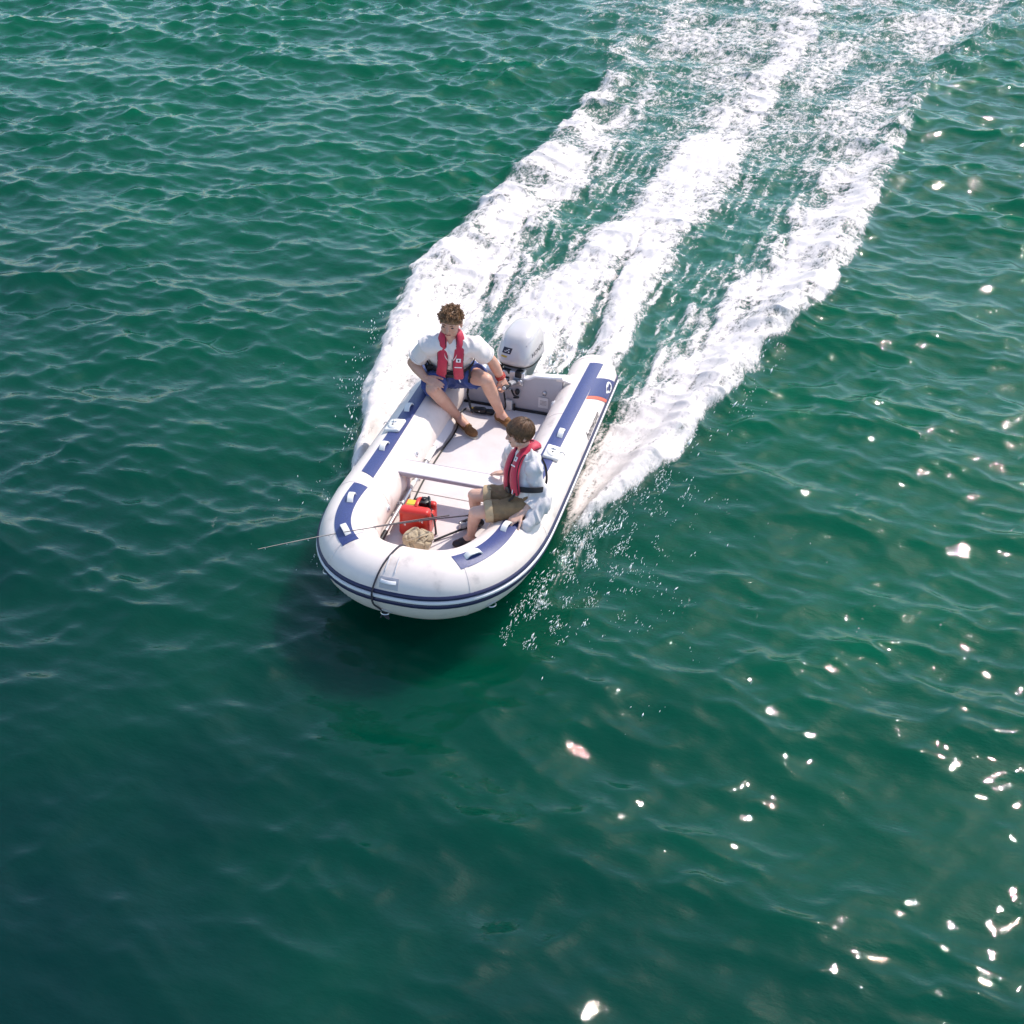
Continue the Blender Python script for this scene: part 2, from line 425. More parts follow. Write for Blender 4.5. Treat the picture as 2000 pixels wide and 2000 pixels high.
def wake(x, y):
    L, Rr, Mi, dl, dr, dm = bands(x, y)
    far = sstep(5, 14, y)
    L = L * (1 - .55 * far); Rr = Rr * (1 - .62 * far); Mi = Mi * (1 - .18 * far)
    # streaky thin foam left between the three bands
    xl, wl = interp(LEFT, y); xr, wr = interp(RIGHT, y)
    inner = sstep(xl - .2, xl + .25, x) * sstep(xr + .2, xr - .25, x) * sstep(1.6, 2.2, y)
    streak = sstep(-.30, .40, fbm2(x / .10 - .22 * y / .10 * .5, y / 1.2, 4, 77)) * np.interp(y, [1.6, 2.5, 4.5, 8], [.62, .62, .56, .40]) * sstep(10, 6, y)
    lace_far = sstep(5, 10, y) * .68 * (.55 + .45 * sstep(-.5, .5, fbm2(x / .8 - .3 * y, y / 2.2, 3, 90)))
    between = sstep(1.8, 2.2, y) * sstep(5.2, 3.6, y) * sstep(.45, .0, np.abs(x - .2) - .35)
    thin = .80 * between * sstep(-.35, .35, fbm2(x / .075 + .1 * y, y / 1.1, 4, 177))
    mod = 1 - np.interp(y, [.5, 2.5, 6, 14], [.05, .22, .40, .5]) * sstep(.25, -.35, fbm2(x / .42, y / .6, 3, 301))
    D = np.maximum.reduce([L * mod, Rr * mod, Mi * .98 * (.35 + .65 * mod), thin, inner * (streak + lace_far)])
    # thin sheet of spray water running off both bows
    sk = sstep(-1.25, -.6, y) * sstep(1.2, .2, y) * sstep(.50, .05, np.abs(x) - .84 - .12 * (y + .6)) * sstep(.78, .86, np.abs(x)) * np.where(x > 0, 1, .55)
    D = np.maximum(D, .60 * sk * sstep(-.25, .45, fbm2(x / .045, (y + .5 * np.abs(x)) / .42, 4, 377)))
    # outer scatter of foam beyond the left and right crests, far away
    D = np.maximum(D, .62 * lace_far * sstep(3.4, 1.2, np.maximum(dl, dr)) * sstep(8, 13, y))
    return D, L, Rr, Mi, dl, dr, dm, inner

def surface(x, y, spacing):
    """world position of the water at rest coordinates x, y"""
    z = np.zeros_like(x); dx = np.zeros_like(x); dy = np.zeros_like(x)
    for i in range(NW):
        att = sstep(.9, .35, spacing / _lam[i])
        p = _kx[i] * x + _ky[i] * y + _ph[i]
        s = np.sin(p) * (_amp[i] * att); c = np.cos(p) * (_amp[i] * att)
        z += c
        k = math.hypot(_kx[i], _ky[i])
        dx -= s * (_kx[i] / k) * .9; dy -= s * (_ky[i] / k) * .9
    gust = (.55 + .6 * sstep(-.5, .5, fbm2(x / 3.1, y / 2.2, 2, 55))) * np.interp(y + .3 * x, [-6, -1, 5, 11], [.56, .78, 1.10, 1.38])
    z *= gust; dx *= gust; dy *= gust
    near = (y > -3) & (y < 22) & (x > -5) & (x < 9)
    if near.any():
        xx, yy = x[near], y[near]
        D, L, Rr, Mi, dl, dr, dm, inner = wake(xx, yy)
        dec = np.interp(yy, [-1, 0, 2, 5, 10, 20], [.4, .8, 1, .75, .45, .2])
        ridge = (.13 * np.exp(-((dl - .55) / .42) ** 2) * sstep(-.5, .3, yy) + .14 * np.exp(-((dr - .55) / .42) ** 2) * sstep(-.9, 0, yy)) * dec
        trough = -.085 * inner * (1 - L) * (1 - Rr) * dec
        jet = .10 * Mi * np.interp(yy, [1.7, 2.5, 4, 8, 20], [0, 1, .9, .4, .15])
        chop = inner * (.030 * fbm2(xx / .35, yy / .5, 3, 13) + .016 * fbm2(xx / .11, yy / .15, 2, 21)) * np.interp(yy, [1.5, 3, 20], [.3, 1, .8])
        trans = .028 * inner * np.sin(yy * 5.2 + 2.2 * fbm2(xx / 1.1, yy / 1.4, 2, 63)) * sstep(4, 8, yy)
        zz = z[near] * (1 - .35 * inner) + ridge + trough + jet + chop + trans
        ins = inside_boat(xx, yy)
        # the water is pressed down under the planing hull
        under = np.exp(-((np.abs(xx) / .8) ** 4)) * sstep(-1.2, -.4, yy) * sstep(2.1, 1.7, yy)
        zz = zz * (1 - .8 * under) - .05 * under
        zz = zz * (1 - ins) - .09 * ins
        z[near] = zz
    return x + dx, y + dy, z

def axis(lo, hi, dfun, far=420.0, grow=1.28):
    a = [lo]
    while a[-1] < hi: a.append(a[-1] + dfun(a[-1]))
    d = a[-1] - a[-2]
    while a[-1] < far: d *= grow; a.append(a[-1] + d)
    d = a[1] - a[0]
    while a[0] > -far: d *= grow; a.insert(0, a[0] - d)
    return np.array(a)

def grid_mesh(name, X, Y, P, keep=None):
    a, b = X.shape
    idx = np.arange(a * b).reshape(a, b)
    q = np.stack([idx[:-1, :-1], idx[1:, :-1], idx[1:, 1:], idx[:-1, 1:]], -1)   # i=x, j=y
    if keep is not None: q = q[keep]
    q = q.reshape(-1, 4)
    used = np.unique(q)
    remap = -np.ones(a * b, np.int64); remap[used] = np.arange(len(used))
    q = remap[q]
    me = bpy.data.meshes.new(name)
    me.vertices.add(len(used)); me.vertices.foreach_set('co', P.reshape(-1, 3)[used].astype(np.float32).ravel())
    nf = len(q)
    me.loops.add(nf * 4); me.loops.foreach_set('vertex_index', q.astype(np.int32).ravel())
    me.polygons.add(nf); me.polygons.foreach_set('loop_start', (np.arange(nf) * 4).astype(np.int32))
    me.polygons.foreach_set('use_smooth', np.ones(nf, bool))
    me.update(calc_edges=True); me.validate()
    return me, used

def attr(me, name, vals):
    at = me.attributes.new(name, 'FLOAT', 'POINT'); at.data.foreach_set('value', np.asarray(vals, np.float32))

ax = axis(-12.2, 6.8, lambda v: .030 + .012 * max(0, abs(v - .3) - 4) / 4)
ay = axis(-5.6, 17.5, lambda v: .026 + .0035 * max(0, v - 1.5))
Xg, Yg = np.meshgrid(ax, ay, indexing='ij')
SPg = np.maximum(np.gradient(ax)[:, None], np.gradient(ay)[None, :] * .8)
px, py, pz = surface(Xg.copy(), Yg.copy(), SPg)
aer = np.zeros_like(Xg)
nr = (Yg > -3) & (Yg < 22) & (Xg > -5) & (Xg < 9)
w_ = wake(Xg[nr], Yg[nr])
aer[nr] = np.clip(.60 * w_[0] + .15 * w_[7], 0, 1)
me, used = grid_mesh('water', Xg, Yg, np.stack([px, py, pz], -1))
attr(me, 'aerated', aer.ravel()[used])
attr(me, 'far_chop', sstep(.08, .35, SPg).ravel()[used])
water = bpy.data.objects.new('water', me); COL.objects.link(water); water['kind'] = 'structure'
wm = bpy.data.materials.new('sea_water'); wm.use_nodes = True
nt = wm.node_tree; pb = nt.nodes['Principled BSDF']
pb.inputs['Roughness'].default_value = 0.014; pb.inputs['IOR'].default_value = 1.333
pb.subsurface_method = 'BURLEY'; pb.inputs['Subsurface Weight'].default_value = 1.0; pb.inputs['Subsurface Radius'].default_value = (1, 1, 1); pb.inputs['Subsurface Scale'].default_value = .75
tc = nt.nodes.new('ShaderNodeTexCoord')
def nnode(scale, detail=3, vec=None, rough=.5):
    n = nt.nodes.new('ShaderNodeTexNoise'); n.inputs['Scale'].default_value = scale; n.inputs['Detail'].default_value = detail; n.inputs['Roughness'].default_value = rough
    nt.links.new(vec if vec is not None else tc.outputs['Object'], n.inputs['Vector']); return n
# body colour: green coastal water, drifting towards blue-green in broad patches; vignette-like light fall-off painted into the colour towards the bow side
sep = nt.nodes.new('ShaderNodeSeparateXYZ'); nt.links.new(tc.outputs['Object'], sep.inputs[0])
vig = nt.nodes.new('ShaderNodeMath'); vig.operation = 'MULTIPLY_ADD'; vig.inputs[1].default_value = .105; vig.inputs[2].default_value = .62
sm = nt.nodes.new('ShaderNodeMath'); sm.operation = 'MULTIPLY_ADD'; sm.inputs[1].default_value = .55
nt.links.new(sep.outputs['X'], sm.inputs[0]); nt.links.new(sep.outputs['Y'], sm.inputs[2]); nt.links.new(sm.outputs[0], vig.inputs[0])
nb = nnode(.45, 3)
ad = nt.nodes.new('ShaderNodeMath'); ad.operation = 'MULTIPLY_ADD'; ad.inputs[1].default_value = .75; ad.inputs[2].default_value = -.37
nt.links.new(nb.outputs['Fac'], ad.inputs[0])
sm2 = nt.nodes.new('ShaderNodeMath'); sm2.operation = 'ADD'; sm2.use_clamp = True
nt.links.new(vig.outputs[0], sm2.inputs[0]); nt.links.new(ad.outputs[0], sm2.inputs[1])
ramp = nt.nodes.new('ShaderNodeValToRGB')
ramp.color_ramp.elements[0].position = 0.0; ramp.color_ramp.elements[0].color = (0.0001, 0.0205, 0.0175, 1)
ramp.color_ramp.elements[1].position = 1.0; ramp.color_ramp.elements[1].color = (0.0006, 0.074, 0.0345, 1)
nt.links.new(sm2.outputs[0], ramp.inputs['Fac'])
ata = nt.nodes.new('ShaderNodeAttribute'); ata.attribute_name = 'aerated'
mx = nt.nodes.new('ShaderNodeMix'); mx.data_type = 'RGBA'
mx.inputs['B'].default_value = (0.10, 0.26, 0.22, 1)
ml = nt.nodes.new('ShaderNodeMath'); ml.operation = 'MULTIPLY'; ml.inputs[1].default_value = .62
nt.links.new(ata.outputs['Fac'], ml.inputs[0]); nt.links.new(ml.outputs[0], mx.inputs['Factor'])
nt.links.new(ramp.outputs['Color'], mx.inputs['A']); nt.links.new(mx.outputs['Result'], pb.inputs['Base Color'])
# small ripples below the mesh resolution
mp = nt.nodes.new('ShaderNodeMapping'); mp.inputs['Rotation'].default_value = (0, 0, .2); mp.inputs['Scale'].default_value = (.6, 1.25, 1)
nt.links.new(tc.outputs['Object'], mp.inputs['Vector'])
n1 = nnode(14, 4, mp.outputs[0], .55)
b1 = nt.nodes.new('ShaderNodeBump'); b1.inputs['Strength'].default_value = .4; b1.inputs['Distance'].default_value = .012
nt.links.new(n1.outputs['Fac'], b1.inputs['Height'])
n2 = nnode(46, 3, mp.outputs[0], .5)
b2 = nt.nodes.new('ShaderNodeBump'); b2.inputs['Strength'].default_value = .25; b2.inputs['Distance'].default_value = .003
nt.links.new(n2.outputs['Fac'], b2.inputs['Height']); nt.links.new(b1.outputs['Normal'], b2.inputs['Normal'])
# open sea beyond the finely meshed water: chop as relief in the material
atf = nt.nodes.new('ShaderNodeAttribute'); atf.attribute_name = 'far_chop'
n3 = nnode(1.5, 6, mp.outputs[0], .6)
b3 = nt.nodes.new('ShaderNodeBump'); b3.inputs['Distance'].default_value = .5
nt.links.new(atf.outputs['Fac'], b3.inputs['Strength'])
nt.links.new(n3.outputs['Fac'], b3.inputs['Height']); nt.links.new(b2.outputs['Normal'], b3.inputs['Normal'])
nt.links.new(b3.outputs['Normal'], pb.inputs['Normal'])
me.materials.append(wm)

# ------------------------------------------------------------------ foam of the wake
fx = np.arange(-2.6, 5.9, .019)
fy = [-1.15]
while fy[-1] < 17.4: fy.append(fy[-1] + .017 + .0026 * max(0, fy[-1] - 2))
fy = np.array(fy)
Xf, Yf = np.meshgrid(fx, fy, indexing='ij')
Df, Lf, Rf, Mf, dlf, drf, dmf, innf = wake(Xf, Yf)
xlf, _w = interp(LEFT, Yf); xrf, _w = interp(RIGHT, Yf)
Sf = (Xf - xlf) / np.maximum(xrf - xlf, 1.2) * 3.2                     # across the wake, following the flow
wx = .06 * fbm2(Xf / .35, Yf / .5, 3, 101); wy = .09 * fbm2(Xf / .3, Yf / .4, 3, 111)
stretch = np.interp(Yf, [0, 3, 6, 9], [5.0, 4.2, 1.8, .8])
w1 = worley2((Sf + wx) / .085, (Yf + wy) / (.085 * stretch), 121)
w2 = worley2((Sf + wx) / .04, (Yf + wy) / (.042 * stretch), 131)
lace = .55 * (1 - np.clip(w1 * 1.15, 0, 1)) + .45 * (1 - np.clip(w2 * 1.15, 0, 1))      # 1 in cell centres (holes)
fb = .6 * fbm2((Sf + .5 * wx) / .038, Yf / (.05 * stretch), 4, 141, .6) + .5 * fbm2(Sf / .11, Yf / np.interp(Yf, [0, 4, 8], [.6, .5, .10]), 3, 143)
cov = Df * 1.44 - .24 - lace * .72 + .84 * fb + .10 * Mf
cov = np.clip(cov, -1, 1)
cov *= (1 - inside_boat(Xf, Yf))
lump = np.clip(cov, 0, 1)
heap = np.clip(.5 + .8 * fbm2(Xf / .13, Yf / .17, 4, 151, .6), 0, 1.4) * np.interp(Yf, [-1, 0, 2, 5, 10, 18], [.5, 1, 1, .7, .4, .2])
edge_h = np.clip(np.exp(-((np.maximum(dlf * (Lf > .05), drf * (Rf > .05)) - .8) / .35) ** 2), 0, 1)
hgt = lump ** .6 * (.012 + heap * (.007 + .06 * edge_h * np.maximum(Lf, Rf) + .018 * Mf)) + .004 * fb * lump
gx, gy, gz = surface(Xf.copy(), Yf.copy(), np.full_like(Xf, .028))
Pf = np.stack([gx, gy, gz + .008 + np.maximum(hgt, 0)], -1)
kv = cov > -.42
keep = kv[:-1, :-1] | kv[1:, :-1] | kv[1:, 1:] | kv[:-1, 1:]
mef, usedf = grid_mesh('wake_foam', Xf, Yf, Pf, keep)
attr(mef, 'cover', cov.ravel()[usedf])
foam = bpy.data.objects.new('wake_foam', mef); COL.objects.link(foam)
foam['kind'] = 'stuff'; foam['label'] = 'white churned foam of the wake spreading behind the inflatable boat'; foam['category'] = 'foam'
fm = bpy.data.materials.new('sea_foam'); fm.use_nodes = True
nt = fm.node_tree; pb = nt.nodes['Principled BSDF']; out = nt.nodes['Material Output']
pb.inputs['Base Color'].default_value = (.71, .65, .615, 1); pb.inputs['Roughness'].default_value = .55
tc = nt.nodes.new('ShaderNodeTexCoord')
at_ = nt.nodes.new('ShaderNodeAttribute'); at_.attribute_name = 'cover'
mp = nt.nodes.new('ShaderNodeMapping'); mp.inputs['Scale'].default_value = (1, .75, 1); mp.inputs['Rotation'].default_value = (0, 0, .16); nt.links.new(tc.outputs['Object'], mp.inputs['Vector'])
nn = nnode(42, 5, mp.outputs[0], .65)
ma = nt.nodes.new('ShaderNodeMath'); ma.operation = 'MULTIPLY_ADD'; ma.inputs[1].default_value = 1.5; ma.inputs[2].default_value = -.75
nt.links.new(nn.outputs['Fac'], ma.inputs[0])
mb_ = nt.nodes.new('ShaderNodeMath'); mb_.operation = 'ADD'; nt.links.new(at_.outputs['Fac'], mb_.inputs[0]); nt.links.new(ma.outputs[0], mb_.inputs[1])
mr = nt.nodes.new('ShaderNodeMapRange'); mr.interpolation_type = 'SMOOTHSTEP'
mr.inputs['From Min'].default_value = -.15; mr.inputs['From Max'].default_value = .70
nt.links.new(mb_.outputs[0], mr.inputs['Value'])
nt.links.new(mr.outputs['Result'], pb.inputs['Alpha'])
bpn = nt.nodes.new('ShaderNodeBump'); bpn.inputs['Strength'].default_value = .3; bpn.inputs['Distance'].default_value = .016
nt.links.new(nn.outputs['Fac'], bpn.inputs['Height']); nt.links.new(bpn.outputs['Normal'], pb.inputs['Normal'])
mef.materials.append(fm)

# ------------------------------------------------------------------ spray
def droplets(P, size, stretch, dirs):
    n = len(P)
    base = np.array([(1, 0, 0), (-1, 0, 0), (0, 1, 0), (0, -1, 0), (0, 0, 1), (0, 0, -1)], float)
    fc = np.array([(0, 2, 4), (2, 1, 4), (1, 3, 4), (3, 0, 4), (2, 0, 5), (1, 2, 5), (3, 1, 5), (0, 3, 5)])
    d = dirs / (np.linalg.norm(dirs, axis=1)[:, None] + 1e-9)
    a = np.cross(d, (0.1, .2, 1)); a /= np.linalg.norm(a, axis=1)[:, None]; b = np.cross(d, a)
    V = P[:, None] + size[:, None, None] * (d[:, None] * (base[None, :, 0:1] * stretch[:, None, None]) + a[:, None] * base[None, :, 1:2] + b[:, None] * base[None, :, 2:3])
    F = (fc[None] + 6 * np.arange(n)[:, None, None]).reshape(-1, 3)
    return V.reshape(-1, 3), F
PP, SS, ST, DD = [], [], [], []
def spray(n, line, out, spread, zmax, smin, smax, along=(0.12, .5)):
    line = np.asarray(line, float)
    t = RNG.uniform(0, len(line) - 1.001, n); i = t.astype(int); u = (t - i)[:, None]
    p = line[i] * (1 - u) + line[i + 1] * u
    e = RNG.exponential(spread, n)
    q = p + np.asarray(out)[None] * e[:, None] + RNG.normal(0, .05, (n, 2))
    # drops come in clusters, not evenly
    cl = fbm2(q[:, 0] / .13, q[:, 1] / .20, 3, 211) > RNG.uniform(-.10, .55, n)
    z = .015 + RNG.uniform(0, 1, n) ** 2.2 * zmax * np.exp(-e / (spread * 1.6))
    P = np.c_[q, z][cl]; k = len(P)
    PP.append(P); SS.append(np.exp(RNG.uniform(math.log(smin), math.log(smax), k)) * np.where(RNG.uniform(0, 1, k) < .05, 2.2, 1)); ST.append(RNG.uniform(2.5, 7.0, k))
    dd = np.tile(np.array([out[0] * along[0], along[1], .12]), (k, 1)) + RNG.normal(0, .1, (k, 3)); DD.append(dd)
spray(9000, [(.72, -1.25), (.86, -.6), (1.0, .1), (1.35, .9)], (.95, -.35), .19, .12, .0010, .0034)
spray(3000, [(.70, -1.5), (.9, -.9), (1.2, -.2)], (.8, -.55), .30, .06, .0010, .0032)
spray(700, [(-.78, -1.1), (-.95, -.5), (-1.05, .2)], (-.9, -.4), .13, .10, .0012, .0036)
spray(650, [(-1.15, .3), (-1.4, 1.0), (-1.62, 1.9), (-1.68, 2.6)], (-.95, -.1), .07, .2, .0014, .0048)
spray(700, [(1.45, 1.1), (1.85, 1.8), (2.0, 2.4), (2.15, 3.3)], (.95, -.3), .07, .15, .0014, .0045)
spray(500, [(-.3, 1.95), (.5, 1.95)], (0, 1), .3, .35, .003, .009)
V, F = droplets(np.concatenate(PP), np.concatenate(SS), np.concatenate(ST), np.concatenate(DD))
msp = bpy.data.meshes.new('spray'); msp.from_pydata(V.tolist(), [], F.tolist())
msp.polygons.foreach_set('use_smooth', np.ones(len(msp.polygons), bool))
msp.materials.append(mat('water_drops', (.82, .86, .85), .12, .04, 60))
spo = bpy.data.objects.new('spray', msp); COL.objects.link(spo)
spo['kind'] = 'stuff'; spo['label'] = 'white water drops thrown off both sides of the boat'; spo['category'] = 'spray'

# ------------------------------------------------------------------ inflatable boat
TR = .225; YS, YF, NE, SHEER = -.5882, -1.6427, 2.6414, .0809
_a = np.linspace(0, np.pi / 2, 4000)
_x = np.r_[np.full(1000, .63), (.63 * np.cos(_a) ** (2 / NE))[1:]]
_y = np.r_[np.linspace(1.93, YS, 1000), (YS + (YF - YS) * np.sin(_a) ** (2 / NE))[1:]]
_s = np.cumsum(np.r_[0, np.hypot(np.diff(_x), np.diff(_y))]); _q = _s - _s[999]; LB = _q[-1]; Q0 = _q[0]
def tframe(q, side=1):
    """centre, outward normal of the tube at arc length q (0 where the bow curve begins, + forward)"""
    q = np.asarray(q, float)
    over = q > LB
    qq = np.where(over, 2 * LB - q, q); sd = np.where(over, -side, side)
    X = np.interp(qq, _q, _x); Y = np.interp(qq, _q, _y)
    h = 4e-3
    X2 = np.interp(np.minimum(qq + h, LB), _q, _x); Y2 = np.interp(np.minimum(qq + h, LB), _q, _y); X1 = np.interp(qq - h, _q, _x); Y1 = np.interp(qq - h, _q, _y)
    tx, ty = X2 - X1, Y2 - Y1; L = np.hypot(tx, ty) + 1e-12; nx, ny = -ty / L, tx / L
    Z = TR + SHEER * np.clip((YS + .6 - Y) / (YS + .6 - YF), 0, 1) ** 2
    return sd * X, Y, Z, sd * nx, ny
def tradius(q):
    qq = np.where(q > LB, 2 * LB - q, q)
    t = np.clip((Q0 + .17 - qq) / .17, 0, 1)
    return TR * np.sqrt(np.clip(1 - .93 * t ** 2.4, 0.0, 1))
def tsurf(q, th, side=1, off=0.0):
    """point on the tube: th from the top (0) towards the outside (90 deg)"""
    q = np.asarray(q, float); th = np.asarray(th, float)
    X, Y, Z, nx, ny = tframe(q, side)
    r = tradius(q) + off
    qq = np.where(q > LB, 2 * LB - q, q)
    low = np.clip(-np.cos(th), 0, 1) * np.clip((qq + .2) / 1.4, 0, 1) * .29     # fuller below at the bow
    rz = r * (1 + low)
    return np.stack([X + nx * r * np.sin(th), Y + ny * r * np.sin(th), Z + rz * np.cos(th)], -1)

boat = thing('inflatable_boat', 'white inflatable boat with navy strips speeding over green water', 'boat', (0, 0, 0))
qs = np.r_[np.linspace(Q0, Q0 + .2, 14)[:-1], np.linspace(Q0 + .2, 0, 26)[:-1], np.linspace(0, LB, 46)]
qall = np.r_[qs, (2 * LB - qs[:-1])[::-1]]
th = np.linspace(0, 2 * np.pi, 40, endpoint=False)
mb = MB(); mb.grid(tsurf(qall[:, None], th[None, :]), closed_v=True, cap0=True, cap1=True)
tube = part('buoyancy_tube', mb, M['hypalon'], boat, angle=70)

def patch(q0, q1, t0, t1, side, off, nq=24, nt_=6, skew=0.0, tc0=None, tc1=None):
    """thin sheet lying on the tube, degrees; tc0/tc1 shift its centre along q"""
    u = np.linspace(0, 1, nq)[:, None]; v = np.linspace(0, 1, nt_)[None, :]
    sh = 0 if tc0 is None else tc0 + (tc1 - tc0) * u
    q = q0 + (q1 - q0) * u + skew * v
    t = np.radians(t0 + (t1 - t0) * v + sh)
    top = tsurf(q, t, side, off); bot = tsurf(q, t, side, -.004)
    m = MB(); m.grid(top)
    ring = np.concatenate([top[0], top[1:, -1], top[-1, -2::-1], top[-2:0:-1, 0]]); rb = np.concatenate([bot[0], bot[1:, -1], bot[-1, -2::-1], bot[-2:0:-1, 0]])
    m.grid(np.stack([ring, rb]), closed_v=True)
    return m
# seam tapes on the tube and the end cones
for sd in (1, -1):
    for qa, wdt in ((Q0 + .175, .012), (-1.30, .022), (.21, .022), (LB - .42, .018)):
        part('seam_tape', patch(qa, qa + wdt, -95, 150, sd, .0022, 3, 36), M['hypalon'], boat)
# rub rail: white between two navy ridges
def railband(d0, d1, off, m, nm, parent=None):
    qa = np.linspace(Q0 + .10, 2 * LB - Q0 - .10, 170)
    dd = np.radians(np.linspace(d0, d1, 5)); prof = off * np.array([.25, .9, 1, .9, .25])
    top = np.stack([tsurf(qa, np.full_like(qa, dd[k]), 1, prof[k]) for k in range(5)], 1)
    bot = np.stack([tsurf(qa, np.full_like(qa, dd[k]), 1, -.006) for k in (4, 0)], 1)
    P = np.concatenate([top, bot], 1)
    m_ = MB(); m_.grid(P, closed_v=True, cap0=True, cap1=True)
    return part(nm, m_, m, parent or boat)
rail = railband(86.3, 94.2, .016, M['white_rubber'], 'rub_rail')
railband(77.3, 86.2, .013, M['navy_dark'], 'rail_stripe', rail)
railband(94.3, 104.5, .013, M['navy_dark'], 'rail_stripe', rail)

# navy grip strips
for sd in (1, -1):
    part('grip_strip', patch(.285, 1.055, -15, 15, sd, .004, 34, 8, skew=-.03, tc0=-4, tc1=17), M['navy'], boat)
    part('grip_strip', patch(.14, -2.22, -15, 15, sd, .004, 50, 8, skew=-.13 if False else -.06, tc0=-3, tc1=12), M['navy'], boat)
# navy end panel with emblem and coral stripe, port and starboard
def skewpanel(q00, q01, q10, q11, t0, t1, sd, off, m, nm, parent):
    u = np.linspace(0, 1, 14)[:, None]; v = np.linspace(0, 1, 14)[None, :]
    qa = q00 + (q01 - q00) * v; qb = q10 + (q11 - q10) * v
    q = qa + (qb - qa) * u; t = np.radians(t0 + (t1 - t0) * v + 0 * u)
    top = tsurf(q, t, sd, off); m_ = MB(); m_.grid(top)
    return part(nm, m_, m, parent)
for sd in (1, -1):
    pan = skewpanel(-1.99, -2.27, -1.66, -1.93, 24, 79, sd, .0045, M['navy'], 'end_panel', boat)
    skewpanel(-1.655, -1.925, -1.605, -1.875, 24, 79, sd, .0045, M['red_stripe'], 'coral_stripe', boat)
    # wing emblem: outline shape with feather slits
    def emb(poly, off, m, nm):
        poly = np.asarray(poly, float)
        q = -2.06 + poly[:, 1]; t = np.radians(66 + np.degrees(poly[:, 0] / TR))
        P = tsurf(q, t, sd, off); m_ = MB(); m_.add(P, [tuple(range(len(P)))]); return part(nm, m_, m, pan, smooth=False)
    emb([(-.028, .075), (-.046, .035), (-.050, -.01), (-.040, -.05), (-.018, -.075), (.012, -.08), (.034, -.06), (.040, -.02), (.036, .02), (.020, .055), (.004, .095), (-.010, .12), (-.020, .10)], .0065, M['emblem'], 'wing_emblem')
    emb([(-.004, -.055), (.010, -.058), (.012, -.02), (.004, .0), (-.006, -.02)], .0080, M['navy_dark'], 'emblem_slit')
    emb([(-.030, .035), (-.018, .02), (-.008, .06), (-.012, .09), (-.022, .07)], .0080, M['navy_dark'], 'emblem_slit')
    emb([(.012, .02), (.022, -.02), (.028, -.02), (.024, .02), (.012, .05)], .0080, M['navy_dark'], 'emblem_slit')

def text_mesh(txt, size, shear=0.0, extr=0.0):
    cu = bpy.data.curves.new('t', 'FONT'); cu.body = txt; cu.size = size; cu.align_x = 'LEFT'; cu.shear = shear; cu.resolution_u = 3
    o = bpy.data.objects.new('t', cu); COL.objects.link(o)
    dg = bpy.context.evaluated_depsgraph_get(); dg.update(); ev = o.evaluated_get(dg); em = ev.to_mesh()
    V = np.array([v.co[:] for v in em.vertices]); F = [tuple(p.vertices) for p in em.polygons]
    ev.to_mesh_clear(); bpy.data.objects.remove(o); bpy.data.curves.remove(cu)
    return V, F
V, F = text_mesh('honwave', .092, .25)
for sd in (1, -1):
    u = V[:, 0] / V[:, 0].max() * .43; h = V[:, 1] * 1.05
    q = (-1.17 - u) if sd == 1 else (-1.60 + u)
    P = tsurf(q, np.radians(73) - h / TR, sd, .0035)
    part_vf('lettering', P, F, M['letter'], tube, smooth=False)

# grab handles: rounded strap standing off the navy strip
def grab(q, tcd, sd, L=.12):
    t = np.linspace(-1, 1, 13); hh = .034 * np.clip(1 - np.abs(t) ** 3.0, 0, 1) + .003
    P = tsurf(q + t * L / 2, np.radians(np.full(13, tcd)), sd, hh)
    X, Y, Z, nx, ny = tframe(np.array(q), sd); a = R_(tcd); nr_ = np.array([nx * math.sin(a), ny * math.sin(a), math.cos(a)])
    m_ = MB(); m_.ribbon(P, nr_, .046, .012, 12, 5)
    part('grab_handle', m_, M['handle'], boat)
for sd in (1, -1):
    for q, t in ((-.95, 7), (-.31, 2), (.485, 0), (.91, 11)): grab(q, t, sd)
# oarlocks
for sd in (1, -1):
    q0 = -.635; a = R_(9)
    X, Y, Z, nx, ny = tframe(np.array(q0), sd); N = np.array([nx * math.sin(a), ny * math.sin(a), math.cos(a)])
    T = np.array([0, 1, 0.0]); W = np.cross(T, N); Rm = np.stack([W, T, N], 1)
    c = tsurf(np.array(q0), np.array(a), sd, 0)
    m_ = MB(); m_.box(c + N * .012, (.135, .185, .034), Rm, .016); m_.ell(c + N * .03, (.055, .078, .018), Rm, 16, 8)
    ol = part('oarlock', m_, M['handle'], boat)
    m_ = MB(); m_.cap(c + N * .02, .011, c + N * .052, .010); m_.tube([c + N * .045 + W * -.02, c + N * .055, c + N * .045 + W * .02], .006, 6); part('oarlock_pin', m_, M['steel'], ol)
    m_ = MB(); m_.ell(c + N * .047 + T * -.035, (.008, .008, .004)); part('pin_hole', m_, M['black'], ol)
    m_ = MB(); m_.tube(spline([c + N * .03 + W * sd * .05, c + N * .045 + W * sd * .075, c + N * .02 + W * sd * .1], 10), .004, 6); part('retaining_cord', m_, M['grey_plastic'], ol)
